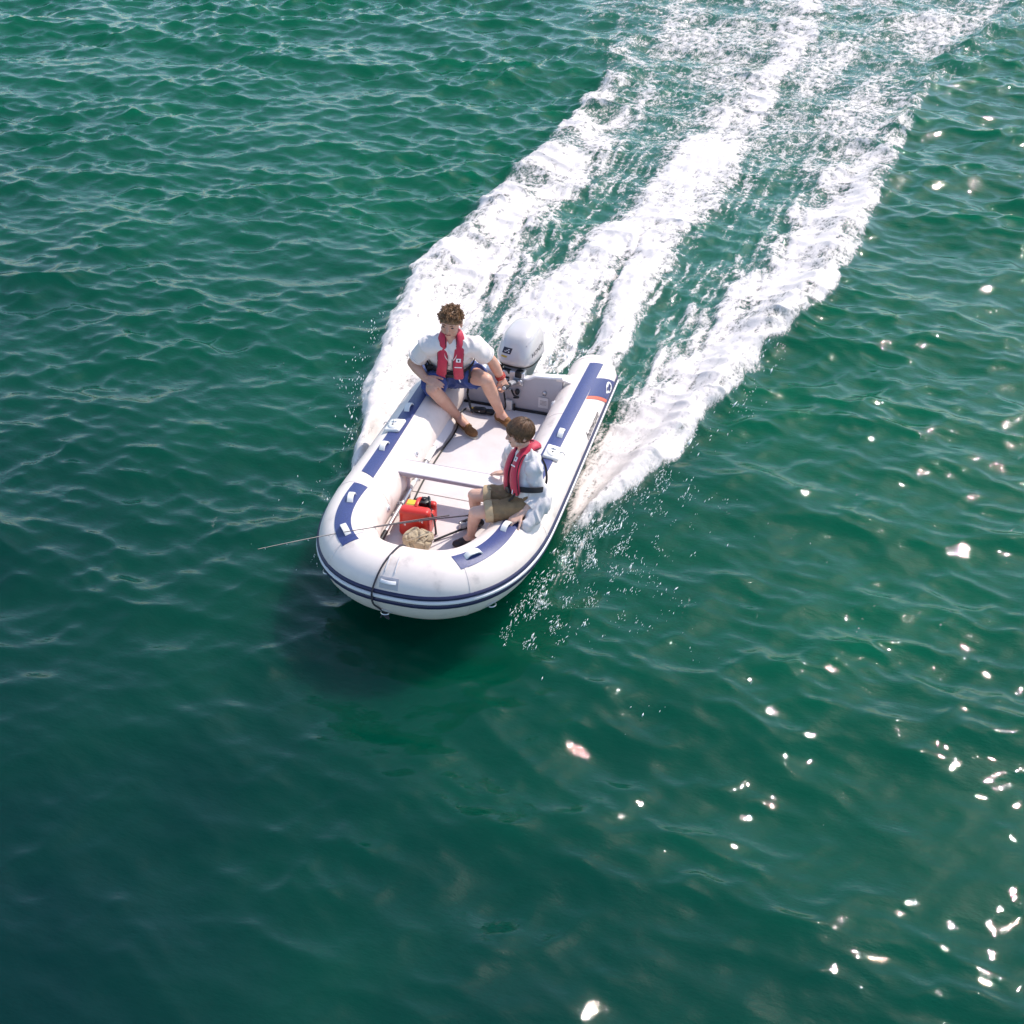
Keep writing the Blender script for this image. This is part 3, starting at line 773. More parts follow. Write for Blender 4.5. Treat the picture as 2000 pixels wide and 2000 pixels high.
# inflation valves inside, and the lifting rings
for sd, q, tdeg in ((-1, -.48, -62), (-1, .27, -80), (1, -.48, -62), (-1, -1.6, -60), (1, -1.6, -60)):
    a = R_(tdeg); X, Y, Z, nx, ny = tframe(np.array(q), sd); N = np.array([nx * math.sin(a), ny * math.sin(a), math.cos(a)])
    c = tsurf(np.array(q), np.array(a), sd, 0); T = np.array([0, 1.0, 0]); T = T - N * (T @ N); T /= np.linalg.norm(T); Rm = np.stack([np.cross(T, N), T, N], 1)
    m_ = MB(); m_.ell(c, (.032, .032, .010), Rm, 16, 6); vv = part('valve', m_, M['white_rubber'], boat)
    m_ = MB(); m_.ell(c + N * .010, (.017, .017, .008), Rm, 12, 6); part('valve_cap', m_, M['grey_plastic'], vv)
def dring(q, tdeg, sd, rr=.03):
    a = R_(tdeg); X, Y, Z, nx, ny = tframe(np.array(q), sd); N = np.array([nx * math.sin(a), ny * math.sin(a), math.cos(a)])
    c = tsurf(np.array(q), np.array(a), sd, 0); T = np.array([-ny, nx, 0.0]); U = np.cross(N, T); Rm = np.stack([T, U, N], 1)
    m_ = MB(); m_.ell(c, (.058, .042, .006), Rm, 16, 5); pd = part('ring_patch', m_, M['hypalon_grey'], boat)
    t = np.linspace(0, 2 * np.pi, 18, endpoint=False)
    m_ = MB(); m_.tube(c + N * .010 + rr * (np.cos(t)[:, None] * T + np.sin(t)[:, None] * (U * .5 + N * .6)), .005, 6, closed=True); part('towing_ring', m_, M['steel'], pd)
dring(LB + .06, 132, 1); dring(.86, 126, 1); dring(.86, 126, -1)
# bow carrying handle with its two cords and grey pad
m_ = MB()
for dq in (-.03, .035):
    t = np.radians(np.linspace(8, 42, 9)); m_.tube(tsurf(np.full(9, LB + .02 + dq), t, 1, .006), .0045, 6)
part('bow_cord', m_, M['hypalon_grey'], boat)
part('bow_pad', patch(LB - .045, LB + .075, 52, 73, 1, .004, 8, 6), M['transom'], boat)
m_ = MB(); m_.ribbon(tsurf(LB + .02 + np.linspace(-.05, .05, 9), np.radians(np.full(9, 60.)), 1, .006 + .022 * (1 - np.linspace(-1, 1, 9) ** 2)), (0, -.7, .6), .026, .01)
part('bow_handle', m_, M['white_rubber'], boat)

# floor, hull, transom, thwart
FZ = .095
def inner_half(y, inset):
    yb = np.clip((YS - y) / (YS - YF), 0, 1)
    return (.63 - inset) * np.clip(1 - yb ** NE, 0, 1) ** (1 / NE)
def slab(y0, y1, z0, z1, inset, bow=False):
    ys_ = np.linspace(y0, y1, 24); m = MB()
    hw = inner_half(ys_, inset)
    rows = []
    for y, h in zip(ys_, hw): rows.append([(-h, y, z0), (h, y, z0), (h, y, z1), (-h, y, z1)])
    return m.grid(rows, closed_v=True, cap0=True, cap1=True)
part('floor_panel', slab(1.21, -.30, FZ - .035, FZ, .10), M['floor'], boat)
part('floor_panel', slab(-.312, -1.12, FZ - .035, FZ, .10), M['floor'], boat)
part('floor_panel', slab(-1.128, -1.44, FZ - .02, FZ + .012, .10), M['hypalon'], boat, label='white raised board in the bow')
m_ = MB()
ys_ = np.linspace(1.24, -1.62, 34); rows = []
for y in ys_:
    h = inner_half(np.array(y), .0); k = np.clip((y + 1.5) / 1.6, 0, 1) ** .7; lift = SHEER * np.clip((YS + .6 - y) / (YS + .6 - YF), 0, 1) ** 2
    rows.append([(-h, y, FZ - .03 + lift * .3), (-h * .6, y, .02 + .03 * (1 - k) + lift), (0, y, -.06 * k + .03 * (1 - k) + lift), (h * .6, y, .02 + .03 * (1 - k) + lift), (h, y, FZ - .03 + lift * .3), (0, y, FZ - .02)])
m_.grid(rows, closed_v=True, cap0=True, cap1=True); part('hull_bottom', m_, M['hypalon'], boat)
# transom board with dipped middle
xs = np.linspace(-.46, .46, 41)
ztop = .435 + .03 * np.abs(xs / .46) ** 2 - .035 * sstep(.22, .14, np.abs(xs))
rows = np.stack([np.stack([xs, np.full(41, 1.215), np.full(41, .03)], -1), np.stack([xs, np.full(41, 1.235), ztop], -1), np.stack([xs, np.full(41, 1.285), ztop], -1), np.stack([xs, np.full(41, 1.265), np.full(41, .03)], -1)], 1)
m_ = MB(); m_.grid(rows, closed_v=True, cap0=True, cap1=True)
tr = part('transom', m_, M['transom'], boat)
cap_ = np.stack([xs, np.full(41, 1.26), ztop + .006], -1)
m_ = MB(); m_.ribbon(cap_, (0, 0, 1), .074, .026, 12); part('transom_cap', m_, M['white_rubber'], tr)
m_ = MB(); m_.box((.30, 1.2195, .205), (.092, .004, .105), None, 0); part('sticker', m_, M['sticker'], tr, smooth=False)
m_ = MB(); 
for k in range(4): m_.box((.30, 1.2165, .185 + k * .013), (.06, .002, .003))
part('sticker_print', m_, M['letter_grey'], tr, smooth=False)
m_ = MB(); m_.ell((.305, 1.222, .305), (.018, .014, .018)); m_.ell((.315, 1.216, .30), (.008, .01, .02)); part('drain_plug', m_, M['steel'], tr)
m_ = MB(); m_.box((.30, 1.216, .275), (.03, .008, .012), None, .003); part('drain_clip', m_, M['grey_plastic'], tr)
# flares that tie the transom cap to the tubes
for sd in (1, -1):
    m_ = MB(); pts = spline([(sd * .40, 1.262, .452), (sd * .47, 1.275, .452), (sd * .53, 1.30, .43), (sd * .57, 1.36, .43)], 10)
    m_.ribbon(pts, (0, -.2, 1), np.linspace(.07, .15, 10), .03, 12); part('transom_flare', m_, M['hypalon'], boat)
# black trim where the floor meets the transom, with the middle gap block
m_ = MB(); m_.box((-.29, 1.202, FZ + .012), (.30, .018, .022), None, .004); part('floor_trim', m_, M['black'], boat)
m_ = MB(); m_.box((.20, 1.202, FZ + .012), (.32, .018, .022), None, .004); m_.box((.04, 1.195, FZ + .03), (.016, .014, .075), None, .003); part('floor_trim', m_, M['black'], boat)
m_ = MB(); m_.box((-.01, 1.19, FZ + .05), (.062, .035, .10), None, .01); part('drain_block', m_, M['handle'], boat)
# thwart
TZ = .375
m_ = MB(); m_.box((0, -.372, TZ - .012), (1.20, .176, .024), None, .006); thw = part('thwart', m_, M['thwart'], boat)
m_ = MB(); m_.box((0, -.464, TZ - .0165), (1.20, .008, .030), None, .002); m_.box((0, -.28, TZ - .0165), (1.2, .008, .03), None, .002); part('thwart_edge', m_, M['thwart_edge'], thw)
for sd in (1, -1):
    m_ = MB(); m_.box((sd * .52, -.372, TZ - .055), (.10, .15, .055), None, .01); part('thwart_bracket', m_, M['hypalon_grey'], thw)
    m_ = MB(); m_.box((sd * .40, -.395, .19), (.035, .02, .20), None, .005); m_.cap((sd * .40, -.395, .29), .014, (sd * .37, -.395, .30), .012); part('thwart_strut', m_, M['hypalon_grey'], thw)

# bow line
rp = [(LB + .04, -52), (LB + .04, -28), (LB + .045, -8), (LB + .06, 12), (LB + .08, 34), (LB + .095, 56), (LB + .105, 78), (LB + .108, 92), (LB + .105, 106), (LB + .085, 122), (LB + .065, 131)]
pts = [tsurf(np.array(q), np.array(R_(t)), 1, .008 + (.016 if 75 < t < 108 else 0)) for q, t in rp]
base = pts[0]
m_ = MB(); m_.tube(spline(pts, 60), .0068, 8)
bl = thing('bow_line', 'thin dark rope running over the white bow tube to the towing ring', 'rope', base)
part('rope_length', m_, M['rope'], bl)
m_ = MB(); kp = pts[-1]
m_.tube(spline([kp + np.array(d) for d in ((0, 0, 0), (.012, -.012, -.02), (.03, -.008, -.03), (.02, .004, -.012), (.002, -.014, -.012), (.022, -.016, -.034), (.04, -.01, -.045))], 30), .008, 8)
m_.tube(spline([kp, kp + np.array((-.012, -.005, -.03)), kp + np.array((-.03, .0, -.06))], 8), .006, 6)
part('knot', m_, M['rope'], bl)

# ------------------------------------------------------------------ oar stowed along the starboard side
oar = thing('oar', 'pale oar stowed along the floor beside the inner starboard tube', 'oar', (-.40, -.2, FZ))
m_ = MB(); m_.tube([(-.395, .25, .185), (-.375, -.98, .165)], .0165, 12); part('shaft', m_, M['alu'], oar)
m_ = MB(); m_.tube([(-.395, .22, .185), (-.393, .02, .182)], .024, 12); part('sleeve', m_, M['handle'], oar)
m_ = MB(); m_.tube([(-.39, -.30, .178), (-.388, -.40, .177)], .021, 12); part('sleeve', m_, M['handle'], oar)
bl_pts = np.array([(-.395, .24, .185), (-.397, .33, .187), (-.40, .45, .19), (-.402, .62, .19), (-.403, .70, .19)])
m_ = MB(); m_.ribbon(spline(bl_pts, 14), (.75, 0, .66), np.interp(np.linspace(0, 1, 14), [0, .3, .7, 1], [.05, .11, .13, .10]), .016, 10); blade = part('blade', m_, M['hypalon_grey'], oar)
m_ = MB(); m_.tube([(-.374, -.98, .165), (-.372, -1.10, .163)], .02, 12); part('grip', m_, M['black'], oar)
for y in (-.62, -.10):
    m_ = MB(); t = np.linspace(0, 2 * np.pi, 14, endpoint=False)
    m_.tube(np.stack([-.388 + .026 * np.cos(t), np.full(14, y), .174 + .026 * np.sin(t)], -1), .006, 6, closed=True); m_.box((-.415, y, .174), (.04, .03, .03), None, .006); part('clip', m_, M['grey_plastic'], oar)

# ------------------------------------------------------------------ outboard motor
MC = np.array([.012, 1.455])                     # centre of the power head in plan
motor = thing('outboard_motor', 'silver outboard motor with dark lettering clamped to the stern', 'motor', (MC[0], 1.30, .44))
mrot = R_(-9)
mR = np.array([(math.cos(mrot), -math.sin(mrot), 0), (math.sin(mrot), math.cos(mrot), 0), (0, 0, 1)])
MO = np.array([MC[0], MC[1], 0.0])
def mloc(p): return (np.asarray(p, float)) @ mR.T + MO
def superring(z, hw, hl, yo, n, m=36, lean=0.0):
    a = np.linspace(0, 2 * np.pi, m, endpoint=False)
    c, s = np.cos(a), np.sin(a)
    return np.stack([hw * np.sign(c) * np.abs(c) ** (2 / n), yo + hl * np.sign(s) * np.abs(s) ** (2 / n), z + lean * (hl * np.sign(s) * np.abs(s) ** (2 / n))], -1)
prof = [(.505, .190, .228, .01, 3.2, 0), (.525, .200, .240, .01, 3.4, 0), (.56, .203, .243, .012, 3.5, .02), (.61, .199, .237, .016, 3.5, .05), (.665, .188, .222, .022, 3.4, .09), (.715, .170, .203, .03, 3.3, .12), (.755, .148, .182, .036, 3.2, .14), (.778, .122, .155, .04, 3.1, .15), (.788, .07, .09, .042, 2.8, .15), (.790, .01, .014, .042, 2, .15)]
prof = [(z, hw * .88, hl * .92, yo, n, ln) for z, hw, hl, yo, n, ln in prof]
m_ = MB(); m_.grid(np.array([mloc(superring(z, hw, hl, yo, n, 44, ln)) for z, hw, hl, yo, n, ln in prof]), closed_v=True, cap0=True, cap1=True)
cowl = part('cowling', m_, M['cowl'], motor, angle=60)
cv, cf = m_.arrays(); bvh = BVHTree.FromPolygons([Vector(v) for v in cv], cf)
# raised shoulder lines of the cowling
for sd in (1, -1):
    pts = [mloc((sd * .120, -.14 + .05 * k, .70 + .012 * k)) for k in range(7)]
    pts = [np.array(bvh.find_nearest(Vector(p))[0]) for p in pts]
    m_ = MB(); m_.tube(spline(pts, 20), .0055, 6); part('shoulder_crease', m_, M['cowl'], cowl)
m_ = MB(); m_.grid(np.array([mloc(superring(z, hw, hl, .01, 2.7, 44)) for z, hw, hl in ((.485, .160, .202), (.489, .170, .212), (.505, .171, .213), (.509, .163, .206))]), closed_v=True, cap0=True, cap1=True); part('cowl_seal', m_, M['black'], motor)
m_ = MB(); m_.grid(np.array([mloc(superring(z, hw, hl, yo, 2.6, 40)) for z, hw, hl, yo in ((.18, .075, .11, .06), (.30, .09, .13, .05), (.40, .130, .170, .03), (.485, .166, .207, .01))]), closed_v=True, cap0=True, cap1=True); part('lower_cowl', m_, M['cowl_low'], motor)
m_ = MB(); m_.grid(np.array([mloc(superring(z, hw, hl, yo, 2.2, 24)) for z, hw, hl, yo in ((-.42, .03, .07, .05), (-.25, .04, .085, .05), (.0, .055, .10, .06), (.19, .085, .12, .06))]), closed_v=True, cap0=True, cap1=True); part('leg', m_, M['cowl_low'], motor)
m_ = MB(); m_.box((MC[0], 1.515, -.16), (.17, .24, .014), None, .006); part('cavitation_plate', m_, M['cowl_low'], motor)
# clamp bracket, swivel, latches and levers
m_ = MB(); m_.box((MC[0], 1.275, .40), (.20, .11, .14), None, .012); m_.box((MC[0], 1.34, .33), (.13, .12, .26), None, .02); part('clamp_bracket', m_, M['alu'], motor)
for sd in (1, -1):
    m_ = MB(); m_.tube([(MC[0] + sd * .07, 1.262, .385), (MC[0] + sd * .07, 1.195, .385)], .011, 8)
    m_.ell((MC[0] + sd * .07, 1.195, .385), (.028, .010, .028)); m_.tube([(MC[0] + sd * .07 - .035, 1.185, .36), (MC[0] + sd * .07 + .035, 1.185, .41)], .006, 6)
    part('clamp_screw', m_, M['steel'], motor)
for lc, ld in (((-.12, -.195, .450), (.055, .07, .055)), ((-.035, -.215, .455), (.085, .05, .034)), ((.085, -.205, .450), (.06, .07, .06))):
    m_ = MB(); m_.box(mloc(lc), ld, mR, .008); part('latch', m_, M['black'], motor)
m_ = MB(); m_.box(mloc((-.055, -.185, .375)), (.12, .12, .085), mR, .012); m_.box(mloc((-.095, -.205, .315)), (.11, .08, .035), mR, .006); part('control_block', m_, M['black'], motor)
m_ = MB(); m_.ell(mloc((.085, -.235, .28)), (.022, .022, .03)); m_.tube(spline([mloc((.03, -.24, .29)), mloc((.07, -.27, .26)), mloc((.10, -.24, .23)), mloc((.05, -.23, .21))], 16), .009, 6); part('start_knob', m_, M['black'], motor)
m_ = MB(); m_.ell(mloc((.015, -.24, .285)), (.012, .01, .012)); part('key_switch', m_, M['steel'], motor)
# tiller arm reaching forward to the helmsman's hand
HANDL = np.array([.033, .93, .482])
ta = np.array([.02, 1.25, .345])
m_ = MB(); m_.tube(spline([mloc((-.01, -.20, .275)), ta, (.03, 1.10, .425), (.033, 1.01, .456)], 14), np.linspace(.034, .024, 14), 12, flat=.75); til = part('tiller_arm', m_, M['cowl_low'], motor)
tdir = np.array([0, -.955, .30]); tdir /= np.linalg.norm(tdir)
g0 = np.array([.033, 1.01, .456]); g1 = g0 + tdir * .165
m_ = MB(); m_.tube([g0, g0 + tdir * .02, g0 + tdir * .14, g1], [.021, .0235, .0235, .021], 14); part('grip', m_, M['black'], til)
m_ = MB(); m_.tube([g1, g1 + tdir * .012], [.017, .014], 12); part('throttle_ring', m_, M['grey_plastic'], til)
# decals projected onto the cowling
def on_cowl(P, axis_dir, lift):
    out = []
    d = Vector(axis_dir)
    for p in P:
        h = bvh.ray_cast(Vector(p), d)
        if h[0] is None: h = bvh.find_nearest(Vector(p))
        out.append(np.array(h[0]) + np.array(h[1]) * lift if np.dot(h[1], axis_dir) < 0 else np.array(h[0]) - np.array(h[1]) * lift)
    return np.array(out)
def decal(x0, x1, z0, z1, m, nm, lift=.0025, jag=None):
    u = np.linspace(0, 1, 9); v = np.linspace(0, 1, 7)
    P = np.array([[mloc((x0 + (x1 - x0) * a + (jag or 0) * b, -.5, z0 + (z1 - z0) * b)) for b in v] for a in u])
    Q = on_cowl(P.reshape(-1, 3), mR @ np.array([0, 1, 0]), lift).reshape(P.shape)
    m2 = MB(); m2.grid(Q); return part(nm, m2, m, cowl)
dc = decal(-.095, -.012, .612, .662, M['decal_dark'], 'dark_decal', jag=.012)
for (xx0, xx1, zz0, zz1) in ((-.072, -.052, .627, .632), (-.057, -.035, .636, .641), (-.041, -.022, .645, .650), (-.037, -.023, .624, .633)):
    decal(xx0, xx1, zz0, zz1, M['emblem'], 'decal_mark', .004)
decal(-.099, -.043, .578, .594, M['decal_yellow'], 'yellow_decal', jag=.004)
V, F = text_mesh('HONDA', .066, .1)
for sd in (1, -1):
    u = V[:, 0] / V[:, 0].max() * .225; h = V[:, 1]
    yy = (-.125 + u) if sd == 1 else (.10 - u)
    P = np.array([mloc((sd * .5, y_, .585 + h_ * .85 + .16 * (y_ + .12))) for y_, h_ in zip(yy, h)])
    Q = on_cowl(P, mR @ np.array([-sd, 0, 0]), .003)
    part_vf('lettering', Q, F, M['letter'], cowl, smooth=False)

# ------------------------------------------------------------------ fuel hose and bulb
hose = thing('fuel_hose', 'black rubber fuel hose running from motor down the transom and along the floor', 'hose', (0, 1.18, FZ))
hp = [(-.05, 1.24, .42), (-.075, 1.20, .37), (-.055, 1.185, .25), (-.035, 1.17, .14), (-.06, 1.14, FZ + .012), (-.16, 1.10, FZ + .012), (-.33, 1.10, FZ + .012), (-.40, 1.0, FZ + .012), (-.36, .80, FZ + .012), (-.345, .60, FZ + .01), (-.36, .3, FZ + .01), (-.36, -.1, FZ + .01), (-.34, -.42, FZ + .01), (-.30, -.58, FZ + .03), (-.25, -.62, FZ + .16), (-.20, -.66, FZ + .20)]
m_ = MB(); m_.tube(spline(hp, 130), .0075, 8); part('hose_length', m_, M['black'], hose)
bulb = thing('primer_bulb', 'black bulbous primer pump lying on the floor near the transom', 'pump', (-.19, 1.05, FZ))
m_ = MB(); m_.cap((-.275, 1.045, FZ + .033), .030, (-.205, 1.048, FZ + .033), .033); part('housing', m_, M['black'], bulb)
m_ = MB(); m_.cap((-.165, 1.05, FZ + .030), .026, (-.13, 1.052, FZ + .028), .028); part('bulb', m_, M['black'], bulb)
m_ = MB(); m_.ell((-.235, 1.012, FZ + .038), (.007, .006, .007)); part('screw', m_, M['steel'], bulb)
m_ = MB(); m_.tube([(-.305, 1.045, FZ + .03), (-.36, 1.05, FZ + .03)], .016, 8); part('connector', m_, M['grey_plastic'], bulb)
m_ = MB(); m_.tube([(-.30, 1.045, FZ + .03), (-.315, 1.046, FZ + .03)], .021, 8); part('collar', m_, M['yellow'], bulb)

# ------------------------------------------------------------------ fuel tank
tank = thing('fuel_tank', 'red plastic portable fuel tank with black cap in the bow', 'fuel tank', (-.185, -.77, FZ))
tr_ = R_(4); tRm = np.array([(math.cos(tr_), -math.sin(tr_), 0), (math.sin(tr_), math.cos(tr_), 0), (0, 0, 1)]); TO = np.array([-.185, -.775, FZ])
tl = lambda p: np.asarray(p, float) @ tRm.T + TO
m_ = MB(); m_.box(tl((0, 0, .078)), (.245, .250, .154), tRm, .03); m_.box(tl((0, -.073, .132)), (.243, .104, .225), tRm, .034); m_.box(tl((.085, .095, .12)), (.075, .062, .16), tRm, .02); m_.box(tl((-.095, .05, .12)), (.05, .14, .14), tRm, .018)
V, N, F = remesh(m_, .006, 3)
tb = part_vf('tank_body', V, F, M['tank'], tank, angle=180)
m_ = MB(); m_.ribbon(spline([tl((0, -.05, .238)), tl((0, -.015, .252)), tl((0, .04, .248)), tl((0, .10, .215)), tl((0, .115, .16))], 18), (0, 0, 1), .030, .022, 10); part('carry_handle', m_, M['tank'], tank)
m_ = MB(); m_.tube([tl((.032, .058, .15)), tl((.032, .058, .20)), tl((.032, .058, .205)), tl((.032, .058, .235)), tl((.032, .058, .24))], [.034, .034, .045, .045, .036], 18); capo = part('filler_cap', m_, M['black'], tank)
m_ = MB()
for k in range(6): a = k * math.pi / 3; m_.ell(tl((.032 + .041 * math.cos(a), .058 + .041 * math.sin(a), .222)), (.011, .011, .016))
m_.ell(tl((.032, .058, .245)), (.018, .018, .01)); part('cap_grip', m_, M['black'], capo)
m_ = MB(); m_.box(tl((-.063, .045, .196)), (.072, .085, .014), tRm, .004); lb = part('yellow_label', m_, M['yellow'], tank)
m_ = MB(); m_.box(tl((-.063, .017, .2045)), (.062, .018, .003), tRm); part('label_band', m_, M['olive'], lb, smooth=False)
m_ = MB(); m_.tube(spline([tl((.085, .03, .16)), tl((.083, .035, .215)), tl((.080, .055, .235)), tl((.06, .10, .24))], 12), .010, 8); m_.box(tl((.085, .028, .165)), (.032, .03, .03), tRm, .006); part('hose_connector', m_, M['black'], tank)
m_ = MB(); sp = [tl(p) for p in ((-.126, -.010, .12), (-.110, -.010, .168), (-.04, -.010, .172), (.04, -.012, .176), (.105, -.014, .168), (.132, -.018, .12), (.145, -.03, .05), (.155, -.05, .004))]
m_.ribbon(spline(sp, 30), np.array([(0, 0, 1)] * 18 + [(.9, 0, .4)] * 12), .026, .008, 8, 4); part('strap', m_, M['black_web'], tank)

# ------------------------------------------------------------------ canvas bag
m_ = MB()
m_.box((-.105, -1.03, FZ + .05), (.20, .17, .09), None, .035); m_.ell((-.15, -1.02, FZ + .09), (.07, .08, .06)); m_.ell((-.055, -1.03, FZ + .095), (.07, .085, .06)); m_.ell((-.10, -.99, FZ + .12), (.09, .06, .045)); m_.ell((-.03, -1.0, FZ + .11), (.05, .06, .05))
V, N, F = remesh(m_, .006, 6)
w_c = np.abs(noise3(V * np.array([.7, 1.6, 1.2]), 11, 5)); w_d = np.abs(noise3(V + 3.0, 9, 9))
V = V - N * (.010 * np.exp(-(w_c / .06) ** 2) + .016 * np.exp(-(w_d / .07) ** 2))[:, None] + N * (.004 * noise3(V, 14, 2))[:, None]
V[:, 2] = np.maximum(V[:, 2], FZ + .002)
bag = thing('canvas_bag', 'crumpled beige canvas bag lying in front of the red tank', 'bag', (-.105, -1.03, FZ))
part_vf('bag_body', V, F, M['canvas'], bag, angle=180)
m_ = MB(); m_.ribbon(spline([(-.19, -1.085, FZ + .085), (-.12, -1.09, FZ + .135), (-.06, -1.06, FZ + .155), (.0, -1.0, FZ + .15)], 18), (0, -.5, .9), .018, .008, 8); m_.ribbon(spline([(-.06, -1.115, FZ + .06), (-.04, -1.09, FZ + .12), (-.01, -1.04, FZ + .145)], 12), (0, -.6, .8), .016, .008, 8); part('bag_strap', m_, M['canvas'], bag)

# ------------------------------------------------------------------ fishing rods
def rod_line(a, b, n=24, sag=.012):
    a, b = np.array(a, float), np.array(b, float); t = np.linspace(0, 1, n)[:, None]
    p = a + (b - a) * t; p[:, 2] -= sag * (4 * t * (1 - t))[:, 0] * -1; return p
ra0 = np.array([.235, -.625, .215]); ra1 = np.array([-.432, -1.603, .585])
rodA = thing('fishing_rod', 'dark fishing rod with reel leaning from boy to bow tube', 'fishing rod', (ra0[0], ra0[1], FZ))
L_ = rod_line(ra0, ra1)
m_ = MB(); m_.tube(L_, np.linspace(.0062, .0030, 24), 8); part('blank', m_, M['rodblank'], rodA)
dA = (ra1 - ra0) / np.linalg.norm(ra1 - ra0)
m_ = MB(); m_.tube([ra0 - dA * .10, ra0 - dA * .02, ra0 + dA * .08], [.0125, .0135, .011], 10); part('handle', m_, M['black'], rodA)
rc = ra0 + dA * .075 + np.array([0, -.01, -.075])
m_ = MB(); m_.tube([ra0 + dA * .06, ra0 + dA * .07 + np.array([0, -.004, -.03]), rc], .006, 6); m_.ell(rc, (.026, .030, .026)); m_.tube([rc + (-.02, -.02, 0), rc + (-.055, -.045, .005)], [.024, .022], 12); reel = part('reel', m_, M['grey_plastic'], rodA)
m_ = MB(); m_.tube([rc + (.02, .02, -.005), rc + (.05, .03, -.02), rc + (.055, .015, -.05)], .005, 6); m_.ell(rc + np.array([.055, .012, -.055]), (.010, .010, .014)); part('crank', m_, M['black'], reel)
m_ = MB(); t = np.linspace(0, math.pi, 10); m_.tube(np.stack([rc[0] - .05 + .0 * t, rc[1] - .04 + .036 * np.cos(t), rc[2] + .036 * np.sin(t)], -1), .003, 5); part('bail_wire', m_, M['steel'], reel)
for k, s_ in enumerate((.30, .45, .58, .70, .80, .90)):
    c = L_[int(s_ * 23)] + np.array([0, 0, -.012]); t = np.linspace(0, 2 * np.pi, 10, endpoint=False); rr = .012 - .0012 * k
    m_ = MB(); m_.tube(np.stack([c[0] + rr * .8 * np.cos(t), c[1] - rr * .6 * np.cos(t), c[2] + rr * np.sin(t)], -1), .0018, 5, closed=True); part('line_guide', m_, M['steel'], rodA)
rb0 = np.array([.052, -.735, .243]); rb1 = np.array([-.905, -1.985, .602])
rodB = thing('rod_section', 'slender upper rod section reaching out over water past the bow', 'fishing rod', (rb0[0], rb0[1], FZ))
L_ = rod_line(rb0, rb1, 30, .018)
m_ = MB(); m_.tube(L_, np.linspace(.0062, .0020, 30), 8); part('blank', m_, M['rodblank'], rodB)
for k, s_ in enumerate((.18, .36, .52, .66, .78, .88, .99)):
    c = L_[min(29, int(s_ * 29))] + np.array([0, 0, -.010]); t = np.linspace(0, 2 * np.pi, 10, endpoint=False); rr = .011 - .0012 * k
    m_ = MB(); m_.tube(np.stack([c[0] + rr * .8 * np.cos(t), c[1] - rr * .6 * np.cos(t), c[2] + rr * np.sin(t)], -1), .0018, 5, closed=True); part('line_guide', m_, M['steel'], rodB)
m_ = MB(); m_.tube([(-.015, -.90, FZ + .012), (.10, -.785, FZ + .030), (.215, -.672, FZ + .045)], [.0085, .0085, .010], 8)
pole = thing('short_pole', 'short black pole lying on floor between canvas bag and boy', 'pole', (-.015, -.90, FZ))
part('pole_shaft', m_, M['black'], pole)
m_ = MB(); m_.ell((.222, -.665, FZ + .047), (.014, .014, .014)); part('pole_end', m_, M['grey_plastic'], pole)

# ------------------------------------------------------------------ people
def nrm(v): v = np.asarray(v, float); return v / (np.linalg.norm(v) + 1e-12)
def lerp(a, b, t): return np.asarray(a, float) * (1 - t) + np.asarray(b, float) * t

def head_frame(pos, fwd, upv=(0, 0, 1), tilt=0.0):
    f = nrm(fwd); r = nrm(np.cross(f, upv)); u = np.cross(r, f)
    r2 = r * math.cos(tilt) + u * math.sin(tilt); u2 = u * math.cos(tilt) - r * math.sin(tilt)
    Rm = np.stack([r2, f, u2], 1)           # columns: right, forward, up
    return np.asarray(pos, float), Rm

def head_prims(mb, pos, Rm, k, slim=1.0):
    P = lambda p: pos + Rm @ (np.asarray(p, float) * k)
    E = lambda c, r: mb.ell(P(c), np.asarray(r) * k, Rm, 20, 14)
    E((0, -.008, .022), (.074, .096, .088)); E((0, .020, .015), (.066 * slim, .076, .085))
    E((0, .020, -.045), (.058 * slim, .068, .066)); E((0, .052, -.080), (.034 * slim, .034, .030)); E((0, .066, -.096), (.020, .017, .016))
    for s in (1, -1):
        E((s * .036, .060, -.022), (.024, .022, .022)); E((s * .079, -.008, -.012), (.009, .020, .032)); E((s * .030, .078, .026), (.024, .012, .009))
        E((s * .042, .022, -.066), (.022, .042, .028))
    mb.cap(P((0, .086, .016)), .0095 * k, P((0, .108, -.022)), .0125 * k, 10); E((0, .100, -.026), (.0165, .013, .010))
    E((0, .084, -.050), (.022, .012, .007)); E((0, .082, -.062), (.020, .012, .007))
    return P

def face_bits(body, P, Rm, k, smile=False):
    for s in (1, -1):
        m_ = MB(); m_.ell(P((s * .030, .0855, .006)), np.array((.014, .006, .0055)) * k, Rm, 12, 6); part('eye', m_, M['eye'], body)
        m_ = MB(); m_.ribbon([P((s * .014, .0905, .0225)), P((s * .031, .0895, .028)), P((s * .048, .078, .0225))], Rm @ np.array([0, 1, .3]), .0075 * k, .005 * k, 8); part('eyebrow', m_, M['hair_man'], body)
    m_ = MB(); m_.ribbon([P((-.022, .089, -.056)), P((0, .0955, -.0575)), P((.022, .089, -.055))], Rm @ np.array([0, 1, 0]), .010 * k, .005 * k, 8); lip = part('mouth', m_, M['mouth'] if smile else M['lip'], body)
    if smile:
        m_ = MB(); m_.ribbon([P((-.016, .0925, -.0545)), P((0, .0975, -.0555)), P((.016, .0925, -.0540))], Rm @ np.array([0, 1, 0]), .0050 * k, .004 * k, 8); part('teeth', m_, M['teeth'], lip)

